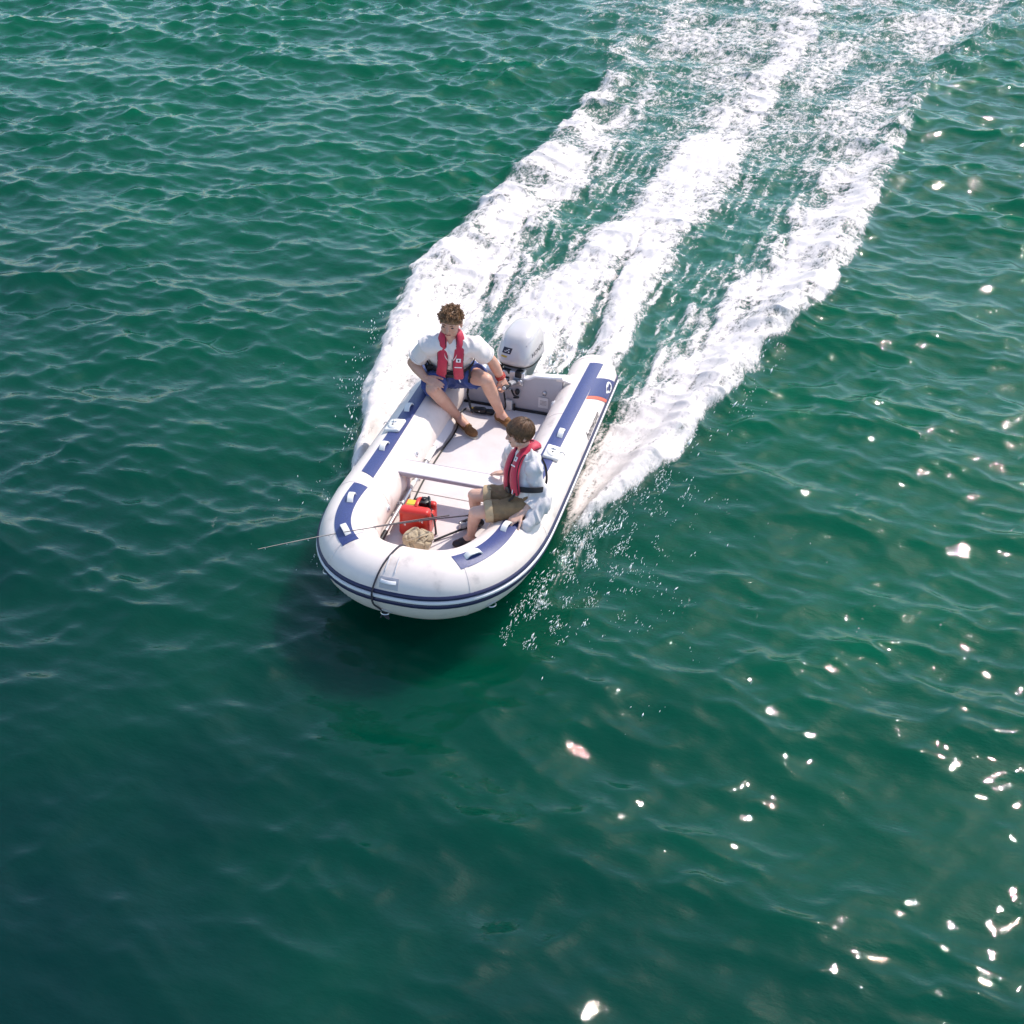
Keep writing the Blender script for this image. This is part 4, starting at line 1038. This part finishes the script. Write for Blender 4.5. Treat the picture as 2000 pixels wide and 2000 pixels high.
def hand_prims(mb, wrist, d, nrmv, thumb_side, k, curl=(.35, .5, .5), spread=.10, thumb_curl=.3):
    """wrist point, pointing direction d, back-of-hand normal, thumb side +1/-1 along cross(d, n)"""
    d = nrm(d); n = nrm(np.asarray(nrmv) - d * np.dot(nrmv, d)); w = np.cross(d, n) * thumb_side
    wrist = np.asarray(wrist, float); kk = k
    for off, L in ((-.026, .082), (-.009, .088), (.010, .088), (.028, .080)):
        mb.cap(wrist + w * off * .6 * kk, .0155 * kk, wrist + d * L * kk + w * off * kk, .0130 * kk, 10)
    lens = ((.028, .072), (.010, .082), (-.009, .076), (-.027, .060))
    for i, (off, L) in enumerate(lens):
        p = wrist + d * (.084 if i != 3 else .078) * kk + w * off * kk
        dirv = nrm(d + w * off * spread * 20); a = 0
        for j, fr in enumerate((.45, .31, .24)):
            a += curl[j]
            q = p + (dirv * math.cos(a) - n * math.sin(a)) * L * fr * kk
            mb.cap(p, (.0092 - .0007 * j) * kk, q, (.0085 - .0008 * j) * kk, 8); p = q
    p = wrist + d * .022 * kk + w * .026 * kk
    dirv = nrm(d * .75 + w * .75 - n * thumb_curl)
    for j, (L, r) in enumerate(((.040, .0135), (.034, .0110), (.026, .0095))):
        q = p + dirv * L * kk; mb.cap(p, r * kk, q, r * .9 * kk, 8); p = q
        dirv = nrm(dirv + d * .35 - n * thumb_curl * .8)

def folds(V, N, amp, scale, seed, aniso=(1, 1, 1), sharp=.18):
    q = V * np.asarray(aniso)
    a = np.abs(noise3(q, scale, seed)); b = noise3(q, scale * 1.9, seed + 4)
    return V + N * (amp * (.9 * np.exp(-(a / sharp) ** 2) - .35) + amp * .35 * b)[:, None]

def blob(name, mb, m, parent, voxel=.0075, it=4, fold=None):
    V, N, F = remesh(mb, voxel, it)
    if fold: V = folds(V, N, *fold)
    return part_vf(name, V, F, m, parent, angle=180)

def foot_shoe(name, heel, toe, m, parent, k, sole=True):
    heel = np.asarray(heel, float); toe = np.asarray(toe, float); d = nrm(toe - heel); L = np.linalg.norm(toe - heel); s = np.cross(d, (0, 0, 1))
    Rm = np.stack([s, d, np.cross(s, d)], 1)
    m_ = MB()
    m_.ell(lerp(heel, toe, .12) + (0, 0, .038 * k), np.array((.034, .045, .038)) * k, Rm); m_.ell(lerp(heel, toe, .42) + (0, 0, .036 * k), np.array((.038, L * .36 / k, .034)) * k, Rm)
    m_.ell(lerp(heel, toe, .72) + (0, 0, .028 * k), np.array((.046, L * .27 / k, .027)) * k, Rm); m_.ell(lerp(heel, toe, .52) + (0, 0, .055 * k), np.array((.030, .05, .022)) * k, Rm)
    sh = blob(name, m_, m, parent, .006, 3)
    if sole:
        pts = [lerp(heel, toe, t) + (0, 0, .008) for t in np.linspace(-.02, 1.0, 12)]
        m_ = MB(); m_.ribbon(pts, (0, 0, 1), np.interp(np.linspace(0, 1, 12), [0, .1, .35, .7, .9, 1], [.045, .07, .066, .096, .075, .035]) * k, .014, 10); part('sole', m_, M['shoe_sole'], sh)
        m_ = MB(); m_.ribbon([lerp(heel, toe, .50) + s * .040 * k + (0, 0, .045 * k), lerp(heel, toe, .52) + (0, 0, .072 * k), lerp(heel, toe, .50) - s * .040 * k + (0, 0, .045 * k)], (0, 0, 1), .020 * k, .008, 8); part('saddle_strap', m_, m, sh)
    return sh

def hair_cap(mb, P, k, front, back, side, grow=1.06, seed=3):
    """shell over the skull above the hairline"""
    nu, nv = 48, 30
    th = np.linspace(.03, 2.35, nv); ph = np.linspace(0, 2 * np.pi, nu, endpoint=False)
    rows = []
    for t in th:
        row = []
        for p in ph:
            x, y, z = math.sin(t) * math.cos(p), math.sin(t) * math.sin(p), math.cos(t)
            fr = max(0, y) ** 1.0; bk = max(0, -y); sdv = abs(x)
            lim = (front * fr ** 2 + back * bk ** 2 + side * sdv ** 2)
            z2 = max(z, lim + .02 * math.sin(p * 9 + seed) + .015 * math.sin(p * 17))
            sc = math.sqrt(max(1e-6, (1 - z2 * z2) / max(1e-6, 1 - z * z))) if z2 != z and abs(z) < .999 else 1
            row.append(P((x * sc * .078 * grow, y * sc * .099 * grow - .006, z2 * .094 * grow + .018)))
        rows.append(row)
    mb.grid(np.array(rows), closed_v=True, cap0=True, cap1=True)

def jacket(parent, T, nT, k, lobe_end=.22, wid=.088, th_=.045, lat=.088, fdep=.128, badge=True, spreadl=0.0):
    """horseshoe life jacket: T(t, left, fwd) gives torso points, nT the forward normal"""
    for s in (1, -1):
        pts = [T(lobe_end, s * (lat + .012 + spreadl), fdep + .015), T(.45, s * (lat + .008 + spreadl * .6), fdep + .020), T(.68, s * lat, fdep + .012), T(.86, s * (lat - .004), fdep - .012), T(1.03, s * (lat + .002), .055), T(1.14, s * (lat + .004), -.015), T(1.17, s * .048, -.070), T(1.165, s * .002, -.090)]
        C_ = T(.8, 0, 0); Pn = spline(pts, 34)
        nv = np.array([nrm((p - (T(.55, s * .05, 0) if i < 20 else T(.95, s * .02, 0)))) for i, p in enumerate(Pn)])
        w = np.interp(np.linspace(0, 1, 34), [0, .04, .15, .6, .8, 1], [.7, 1.0, 1.06, .95, .85, .85]) * wid * k
        t_ = np.interp(np.linspace(0, 1, 34), [0, .05, .6, 1], [.55, 1, 1, .9]) * th_ * k
        m_ = MB(); m_.ribbon(Pn, nv, w, t_, 14, 2.6)
        V, F = m_.arrays(); V = V + .004 * noise3(V, 26, 8)[:, None] * np.repeat(nv, 14, 0)
        lo = part_vf('jacket_lobe', V, F, M['jacket_red'], parent, angle=70)
        m_ = MB(); W = np.cross(np.gradient(Pn, axis=0), nv); W /= np.linalg.norm(W, axis=1)[:, None]
        for e in (1, -1): m_.tube(Pn + W * e * (w / 2)[:, None] * .93 + nv * .006, .0048, 6)
        part('jacket_piping', m_, M['black_web'], lo)
        if badge and s == 1:
            i = 15; c = Pn[i] + nv[i] * t_[i] * .55; Tn = nrm(np.gradient(Pn, axis=0)[i]); Rb = np.stack([W[i], Tn, nv[i]], 1)
            m_ = MB(); m_.box(c, (.040, .034, .006), Rb, .002); bd = part('badge', m_, M['reflector'], lo)
            m_ = MB(); m_.ell(c + nv[i] * .004, (.008, .010, .002), Rb); part('badge_mark', m_, M['letter'], bd)
            i = 12; c = Pn[i] + nv[i] * t_[i] * .56; m_ = MB(); m_.box(c, (.062, .009, .004), Rb, .001); part('reflective_tape', m_, M['reflector'], lo)
            i = 3; c = Pn[i] + nv[i] * t_[i] * .56; Rc = Rb @ np.array([(math.cos(.5), -math.sin(.5), 0), (math.sin(.5), math.cos(.5), 0), (0, 0, 1)])
            m_ = MB(); m_.box(c, (.010, .052, .004), Rc, .001); part('reflective_tape', m_, M['reflector'], lo)

def belt(parent, T, t, rx, ry, k, w=.036):
    a = np.linspace(0, 2 * np.pi, 40, endpoint=False)
    P = np.array([T(t + .03 * math.cos(x - .4), rx * math.sin(x), ry * math.cos(x)) for x in a])
    c = P.mean(0); nv = np.array([nrm(p - c) for p in P]); Pc = np.vstack([P, P[:1]]); nc = np.vstack([nv, nv[:1]])
    m_ = MB(); m_.ribbon(Pc, nc, w, .010, 8, 4); return part('waist_belt', m_, M['black_web'], parent)

def torso_frame(pel, neck, left):
    ax_ = neck - pel; L = np.linalg.norm(ax_); ax_ = ax_ / L; left = nrm(left - ax_ * np.dot(left, ax_)); f = np.cross(left, ax_)
    return (lambda t, l, fw_: pel + ax_ * (t * L) + left * l + f * fw_), ax_, left, f

# ---------------- helmsman
k = 1.12
pel = np.array([-.48, .92, .545]); neck = np.array([-.382, .655, .955])
hipR, hipL = np.array([-.585, .885, .535]), np.array([-.375, .955, .54])
kneeR, kneeL = np.array([-.495, .505, .585]), np.array([-.09, .705, .64])
ankR, ankL = np.array([-.362, .775, .195]), np.array([-.022, .945, .20])
shR, shL = np.array([-.572, .635, .925]), np.array([-.205, .735, .93])
elR, elL = np.array([-.735, .685, .705]), np.array([-.085, .86, .745])
wrR, wrL = np.array([-.575, .545, .655]), np.array([-.012, .905, .572])
hd = np.array([-.388, .672, 1.150])
T, ax_, left, tf = torso_frame(pel, neck, shL - shR)
man = thing('person', 'man in white polo, blue shorts and red life jacket steering with tiller', 'person', (-.48, .92, .44))
mb = MB()
hp_, hR = head_frame(hd, (.06, -.985, -.16), tilt=R_(4))
Pm = head_prims(mb, hp_, hR, k)
mb.cap(Pm((0, -.012, -.05)), .058 * k, neck + tf * .0, .060 * k)
mb.cap(T(.92, -.07, 0), .075 * k, T(.92, .07, 0), .075 * k); mb.ell(T(.70, 0, .0), np.array((.155, .105, .17)) * k, np.stack([left, tf, ax_], 1)); mb.ell(T(.30, 0, .0), np.array((.14, .105, .17)) * k, np.stack([left, tf, ax_], 1)); mb.cap(hipR, .092 * k, hipL, .092 * k)
for s_, h_, kn, an in ((0, hipR, kneeR, ankR), (1, hipL, kneeL, ankL)):
    mb.cap(h_, .086 * k, lerp(h_, kn, .55), .070 * k); mb.cap(lerp(h_, kn, .5), .070 * k, kn, .054 * k)
    back = nrm(an - kn); calf_n = nrm(np.cross(np.cross(kn - h_, an - kn), an - kn))
    mb.cap(kn, .052 * k, lerp(kn, an, .32) - calf_n * .0, .052 * k); mb.cap(lerp(kn, an, .30), .053 * k, an, .034 * k)
    mb.ell(kn + nrm(kn - h_) * .012, np.array((.046, .046, .046)) * k)
hr, tr0 = np.array([-.372, .815, FZ]), np.array([-.140, .615, FZ]); hl, tl0 = np.array([-.062, .985, FZ]), np.array([.125, .875, FZ])
mb.cap(ankR, .036 * k, lerp(hr, tr0, .55) + (0, 0, .05), .030 * k); mb.cap(ankL, .036 * k, lerp(hl, tl0, .55) + (0, 0, .05), .030 * k)
mb.cap(ankR, .036 * k, lerp(hr, tr0, .14) + (0, 0, .05), .030 * k); mb.cap(ankL, .036 * k, lerp(hl, tl0, .14) + (0, 0, .05), .030 * k)
for s0, e0, w0 in ((shR, elR, wrR), (shL, elL, wrL)):
    mb.cap(s0, .062 * k, lerp(s0, e0, .5), .052 * k); mb.cap(lerp(s0, e0, .5), .052 * k, e0, .041 * k); mb.cap(e0, .041 * k, lerp(e0, w0, .35), .043 * k); mb.cap(lerp(e0, w0, .35), .043 * k, w0, .029 * k)
hand_prims(mb, wrR, (.90, -.35, -.05), (-.1, -.35, .93), -1, k, (.20, .30, .25), .12)
hand_prims(mb, wrL, (.42, -.02, -.92), (.80, -.42, .40), 1, k * 1.02, (.75, 1.0, .8), .02, .55)
body = blob('body', mb, M['skin'], man, .0054, 2)
face_bits(body, Pm, hR, k)
m_ = MB(); hair_cap(m_, Pm, k, .46, -1.05, -.15, 1.03)
RNGh = np.random.RandomState(5)
for i in range(1900):
    t = math.acos(RNGh.uniform(-.38, 1)); p = RNGh.uniform(0, 2 * np.pi); x, y, z = math.sin(t) * math.cos(p), math.sin(t) * math.sin(p), math.cos(t)
    if z < (.46 * max(0, y) ** 1.2 - .55 * max(0, -y) ** 2 + .02 * abs(x)): continue
    n0 = np.array((x, y, z)); c = np.array((x * .078, y * .099 - .006, z * .094 + .018)) * 1.03
    # locks share a direction over a few centimetres so that they clump
    g = np.array([math.sin(11 * x + 3 * z), math.cos(9 * y - 4 * x), math.sin(10 * z + 5 * y)]) + np.array((.5, -.2, .1)); a = g - n0 * np.dot(g, n0); a = nrm(a + RNGh.normal(0, .25, 3)); b = np.cross(n0, a)
    r = RNGh.uniform(.009, .019); tot = RNGh.uniform(.9, 2.3); hh = RNGh.uniform(.006, .017) * (1 + .5 * math.sin(14 * x + 9 * y))
    pts = [Pm(c + n0 * hh * math.sin(u * 2.2) + (a * math.sin(tot * u) + b * (1 - math.cos(tot * u)) * .6) * r) for u in np.linspace(0, 1, 6)]
    m_.tube(pts, np.array([.0016, .0028, .0030, .0028, .0022, .0007]) * k, 4)
part('hair', m_, M['hair_man'], man, angle=180)
# polo shirt
m_ = MB()
m_.cap(T(.97, -.085, -.002), .078 * k, T(.97, .085, -.002), .078 * k); m_.ell(T(.70, 0, .0), np.array((.182, .126, .19)) * k, np.stack([left, tf, ax_], 1)); m_.ell(T(.48, 0, .0), np.array((.170, .122, .14)) * k, np.stack([left, tf, ax_], 1)); m_.cap(T(.36, -.065, -.005), .108 * k, T(.36, .065, -.005), .108 * k)
for s0, e0 in ((shR, elR), (shL, elL)):
    m_.cap(s0, .074 * k, lerp(s0, e0, .45), .072 * k); m_.cap(lerp(s0, e0, .3), .072 * k, lerp(s0, e0, .66), .072 * k, flat1=True)
    m_.cap(T(.88, 0, 0), .10, s0, .078 * k)
shirt = blob('polo_shirt', m_, M['polo'], man, .008, 5, (.014, 9, 3, (1, 1, .6), .2))
for s0, e0 in ((shR, elR), (shL, elL)):
    m_ = MB(); m_.cap(lerp(s0, e0, .615), .0775 * k, lerp(s0, e0, .675), .0765 * k, 20, True, True); part('sleeve_cuff', m_, M['polo_trim'], shirt)
for s in (1, -1):
    m_ = MB(); m_.ribbon(spline([T(1.08, s * .01, -.075), T(1.10, s * .068, -.035), T(1.04, s * .080, .03), T(.95, s * .055, .105), T(.90, s * .030, .128)], 14), np.array([nrm(left * s * .6 + tf * (.2 + .05 * i)) for i in range(14)]), np.interp(np.linspace(0, 1, 14), [0, .7, 1], [.05, .06, .035]), .008, 8); part('collar', m_, M['polo_trim'], shirt)
m_ = MB(); m_.ribbon(spline([T(.92, .012, .125), T(.82, .018, .142), T(.72, .018, .148)], 10), tf, .010, .006, 8); part('placket_gap', m_, M['letter_grey'], shirt)
m_ = MB(); m_.ell(T(.80, -.012, .150), (.007, .007, .005)); part('button', m_, M['letter_grey'], shirt)
# shorts
m_ = MB(); m_.cap(hipR, .125 * k, hipL, .125 * k); m_.cap(T(.10, -.06, .0), .125 * k, T(.10, .06, .0), .125 * k)
m_.cap(hipR, .118 * k, lerp(hipR, kneeR, .45), .106 * k); m_.cap(lerp(hipR, kneeR, .3), .106 * k, lerp(hipR, kneeR, .80), .098 * k, flat1=True)
m_.cap(hipL, .118 * k, lerp(hipL, kneeL, .35), .108 * k); m_.cap(lerp(hipL, kneeL, .2), .108 * k, lerp(hipL, kneeL, .58), .102 * k, flat1=True)
blob('shorts', m_, M['shorts_blue'], man, .008, 5, (.012, 13, 6, (1, .7, 1), .2))
foot_shoe('shoe', hr, tr0, M['shoe_brown'], man, k); foot_shoe('shoe', hl, tl0, M['shoe_brown'], man, k)
jacket(man, T, tf, k, .56, .078, .05, .068, .143)
bt = belt(man, T, .54, .205, .165, k, .040)
m_ = MB(); m_.box(T(.53, 0, .172), (.075, .03, .05), np.stack([left, tf, ax_], 1), .008); part('buckle', m_, M['black'], bt)
m_ = MB(); m_.box(T(.51, -.17, .10), (.05, .04, .05), np.stack([left, tf, ax_], 1), .01); m_.ribbon(spline([T(.55, -.215, .03), T(.48, -.20, .09), T(.40, -.15, .14), T(.28, -.09, .155), T(.10, -.03, .15)], 18), tf, .024, .009, 8); part('crotch_strap', m_, M['black_web'], bt)
m_ = MB(); m_.ribbon(spline([T(.60, .165, .12), T(.42, .170, .155), T(.20, .165, .19), T(-.05, .16, .20), np.array([-.235, .70, .42]), np.array([-.225, .70, .36]), np.array([-.205, .695, .32])], 30), tf, .020, .008, 8); m_.box(T(.40, .20, .15), (.06, .02, .03), np.stack([left, tf, ax_], 1), .005); m_.ell((-.205, .695, .325), (.014, .012, .022)); part('loose_strap', m_, M['black_web'], bt)
for q in (0, 1):
    t = np.linspace(0, 2 * np.pi, 14, endpoint=False); d = nrm(wrL - elL); a = nrm(np.cross(d, (0, 0, 1))); b = np.cross(d, a); c = wrL - d * (.005 + .02 * q)
    m_ = MB(); m_.tube(c + .036 * k * (np.cos(t)[:, None] * a + np.sin(t)[:, None] * b), .006, 6, closed=True); part('bracelet', m_, M['bracelet'], man)

# ---------------- boy
k = 1.02
pel = np.array([.675, -.775, .535]); neck = np.array([.615, -.66, .868])
hipL, hipR = np.array([.655, -.85, .52]), np.array([.625, -.70, .52])
kneeL, kneeR = np.array([.335, -.985, .50]), np.array([.262, -.770, .50])
ankL, ankR = np.array([.262, -.845, .18]), np.array([.235, -.62, .18])
shL, shR = np.array([.700, -.775, .825]), np.array([.515, -.545, .825])
elL, elR = np.array([.775, -.80, .625]), np.array([.42, -.40, .64])
wrL, wrR = np.array([.672, -.945, .535]), np.array([.395, -.345, .455])
hd = np.array([.572, -.672, 1.048])
T, ax_, left, tf = torso_frame(pel, neck, shL - shR)
boy = thing('person', 'boy in pale blue shirt, khaki shorts and red life jacket sitting on the tube', 'person', (.66, -.78, .45))
mb = MB()
hp_, hR = head_frame(hd, (-.83, -.54, -.10), tilt=R_(-3))
Pb = head_prims(mb, hp_, hR, k * .93, .96)
mb.cap(Pb((0, -.012, -.05)), .047 * k, neck, .048 * k)
fr = np.stack([left, tf, ax_], 1)
mb.cap(T(.92, -.05, 0), .06 * k, T(.92, .05, 0), .06 * k); mb.ell(T(.68, 0, 0), np.array((.125, .085, .13)) * k, fr); mb.ell(T(.28, 0, 0), np.array((.115, .085, .13)) * k, fr); mb.cap(hipR, .075 * k, hipL, .075 * k)
for h_, kn, an in ((hipR, kneeR, ankR), (hipL, kneeL, ankL)):
    mb.cap(h_, .070 * k, lerp(h_, kn, .5), .058 * k); mb.cap(lerp(h_, kn, .5), .058 * k, kn, .047 * k)
    mb.cap(kn, .045 * k, lerp(kn, an, .35), .045 * k); mb.cap(lerp(kn, an, .32), .045 * k, an, .029 * k); mb.ell(kn + nrm(kn - h_) * .008, np.array((.042, .042, .042)) * k)
hl, tl0 = np.array([.300, -.835, FZ]), np.array([.135, -.925, FZ]); hr, tr0 = np.array([.275, -.60, FZ]), np.array([.10, -.66, FZ])
for an, he, to in ((ankL, hl, tl0), (ankR, hr, tr0)):
    mb.cap(an, .031 * k, lerp(he, to, .5) + (0, 0, .045), .026 * k); mb.cap(an, .031 * k, lerp(he, to, .15) + (0, 0, .045), .026 * k)
for s0, e0, w0 in ((shR, elR, wrR), (shL, elL, wrL)):
    mb.cap(s0, .048 * k, e0, .034 * k); mb.cap(e0, .034 * k, lerp(e0, w0, .35), .035 * k); mb.cap(lerp(e0, w0, .35), .035 * k, w0, .024 * k)
hand_prims(mb, wrL, (-.55, -.62, -.30), (-.2, -.25, .95), -1, k * .96, (.30, .45, .45), .10)
hand_prims(mb, wrR, (-.85, .20, -.25), (-.1, .1, 1), 1, k * .92, (.12, .15, .15), .10)
body = blob('body', mb, M['skin_boy'], boy, .0052, 2)
face_bits(body, Pb, hR, k * .93, True)
m_ = MB(); hair_cap(m_, Pb, k * .93, .40, -1.15, -.38, 1.04)
crown = np.array((0, -.45, .89))
for i in range(2200):
    t = math.acos(RNGh.uniform(-.25, 1)); p = RNGh.uniform(0, 2 * np.pi); n0 = np.array((math.sin(t) * math.cos(p), math.sin(t) * math.sin(p), math.cos(t)))
    if n0[2] < (.60 * max(0, n0[1]) - .55 * max(0, -n0[1]) - .05): continue
    fl = n0 - crown; fl = fl - n0 * np.dot(fl, n0); fl = nrm(fl + np.array((.25, .1, 0)) + RNGh.normal(0, .045, 3))
    pts = []; q = n0.copy(); stp = RNGh.uniform(.13, .22) * (.50 if n0[1] > .1 else 1.0); hv = RNGh.uniform(0, 1)
    for j in range(7):
        lift = .001 + (.002 + .004 * hv) * math.sin(j / 6 * math.pi) + RNGh.uniform(0, .001)
        pts.append(Pb(np.array((q[0] * .080, q[1] * .1015 - .006, q[2] * .0965 + .018)) * 1.055 + q * lift)); q = nrm(q + fl * stp); fl = nrm(fl - q * np.dot(fl, q) + np.array((0, 0, -.12)))
    m_.tube(pts, np.array([.0016, .0028, .0032, .0032, .0028, .002, .0006]), 4, flat=.55)
part('hair', m_, M['hair_boy'], boy, angle=180)
m_ = MB(); m_.cap(T(.95, -.055, .012), .064 * k, T(.95, .055, .012), .064 * k); m_.ell(T(.68, 0, .012), np.array((.128, .096, .14)) * k, fr); m_.ell(T(.35, 0, .02), np.array((.122, .10, .16)) * k, fr); m_.cap(neck + (0, 0, .0), .056 * k, T(.9, 0, .02), .06)
blob('tee_shirt', m_, M['tee'], boy, .008, 4)
m_ = MB(); m_.cap(T(.96, -.075, -.012), .064 * k, T(.96, .075, -.012), .064 * k); m_.ell(T(.68, 0, -.012), np.array((.148, .098, .15)) * k, fr); m_.ell(T(.30, 0, -.012), np.array((.142, .105, .16)) * k, fr); m_.cap(T(.04, -.05, -.02), .102 * k, T(.04, .05, -.02), .102 * k)
for s0, e0, w0 in ((shR, elR, wrR), (shL, elL, wrL)):
    m_.cap(s0, .062 * k, e0, .054 * k); m_.cap(e0, .054 * k, lerp(e0, w0, .55), .048 * k, flat1=True); m_.cap(T(.86, 0, -.01), .085, s0, .068 * k)
# loose tail of the shirt hanging over the tube
m_.cap(T(.0, .10, -.06), .085, np.array([.735, -.985, .475]), .045); m_.cap(T(.0, .0, -.08), .09, np.array([.765, -.86, .46]), .05)
sh = blob('overshirt', m_, M['shirt_blue'], boy, .008, 4, (.018, 12, 9, (1, 1, .45), .2))
for e0, w0 in ((elR, wrR), (elL, wrL)):
    m_ = MB(); m_.cap(lerp(e0, w0, .46), .053 * k, lerp(e0, w0, .62), .052 * k, 20, True, True); part('rolled_cuff', m_, M['shirt_blue'], sh)
m_ = MB(); m_.cap(hipR, .098 * k, hipL, .098 * k); m_.cap(T(.05, -.05, .0), .085 * k, T(.05, .05, .0), .085 * k)
for h_, kn in ((hipR, kneeR), (hipL, kneeL)):
    m_.cap(h_, .088 * k, lerp(h_, kn, .45), .080 * k); m_.cap(lerp(h_, kn, .3), .080 * k, lerp(h_, kn, .72), .077 * k, flat1=True)
sh = blob('shorts', m_, M['khaki'], boy, .0075, 4, (.011, 15, 12, (.6, 1, 1), .2))
for h_, kn in ((hipR, kneeR), (hipL, kneeL)):
    m_ = MB(); m_.cap(lerp(h_, kn, .64), .083 * k, lerp(h_, kn, .80), .079 * k, 20, True, True); V, F = m_.arrays(); V = V + .010 * noise3(V, 20, 31)[:, None] * np.array((.3, .6, .7)); part_vf('turned_hem', V, F, M['khaki_cuff'], sh)
foot_shoe('shoe', hl, tl0, M['shoe_black'], boy, k * .95, False); foot_shoe('shoe', hr, tr0, M['shoe_black'], boy, k * .95, False)
jacket(boy, T, tf, k, .22, .084, .05, .062, .106, True)
bt = belt(boy, T, .32, .175, .128, k, .042)
m_ = MB(); m_.box(T(.30, 0, .150), (.06, .03, .045), fr, .008); part('buckle', m_, M['black'], bt)
m_ = MB(); m_.ribbon(spline([T(.34, .09, .125), T(.18, .07, .15), T(.08, .02, .165), T(.0, -.03, .17)], 16), nrm(tf + ax_), .026, .009, 8); part('crotch_strap', m_, M['black_web'], bt)
m_ = MB(); m_.ribbon(spline([T(.98, .05, -.088), T(.75, .06, -.125), T(.5, .06, -.135), T(.33, .05, -.13)], 14), -tf, .030, .010, 8); part('back_strap', m_, M['black_web'], bt)
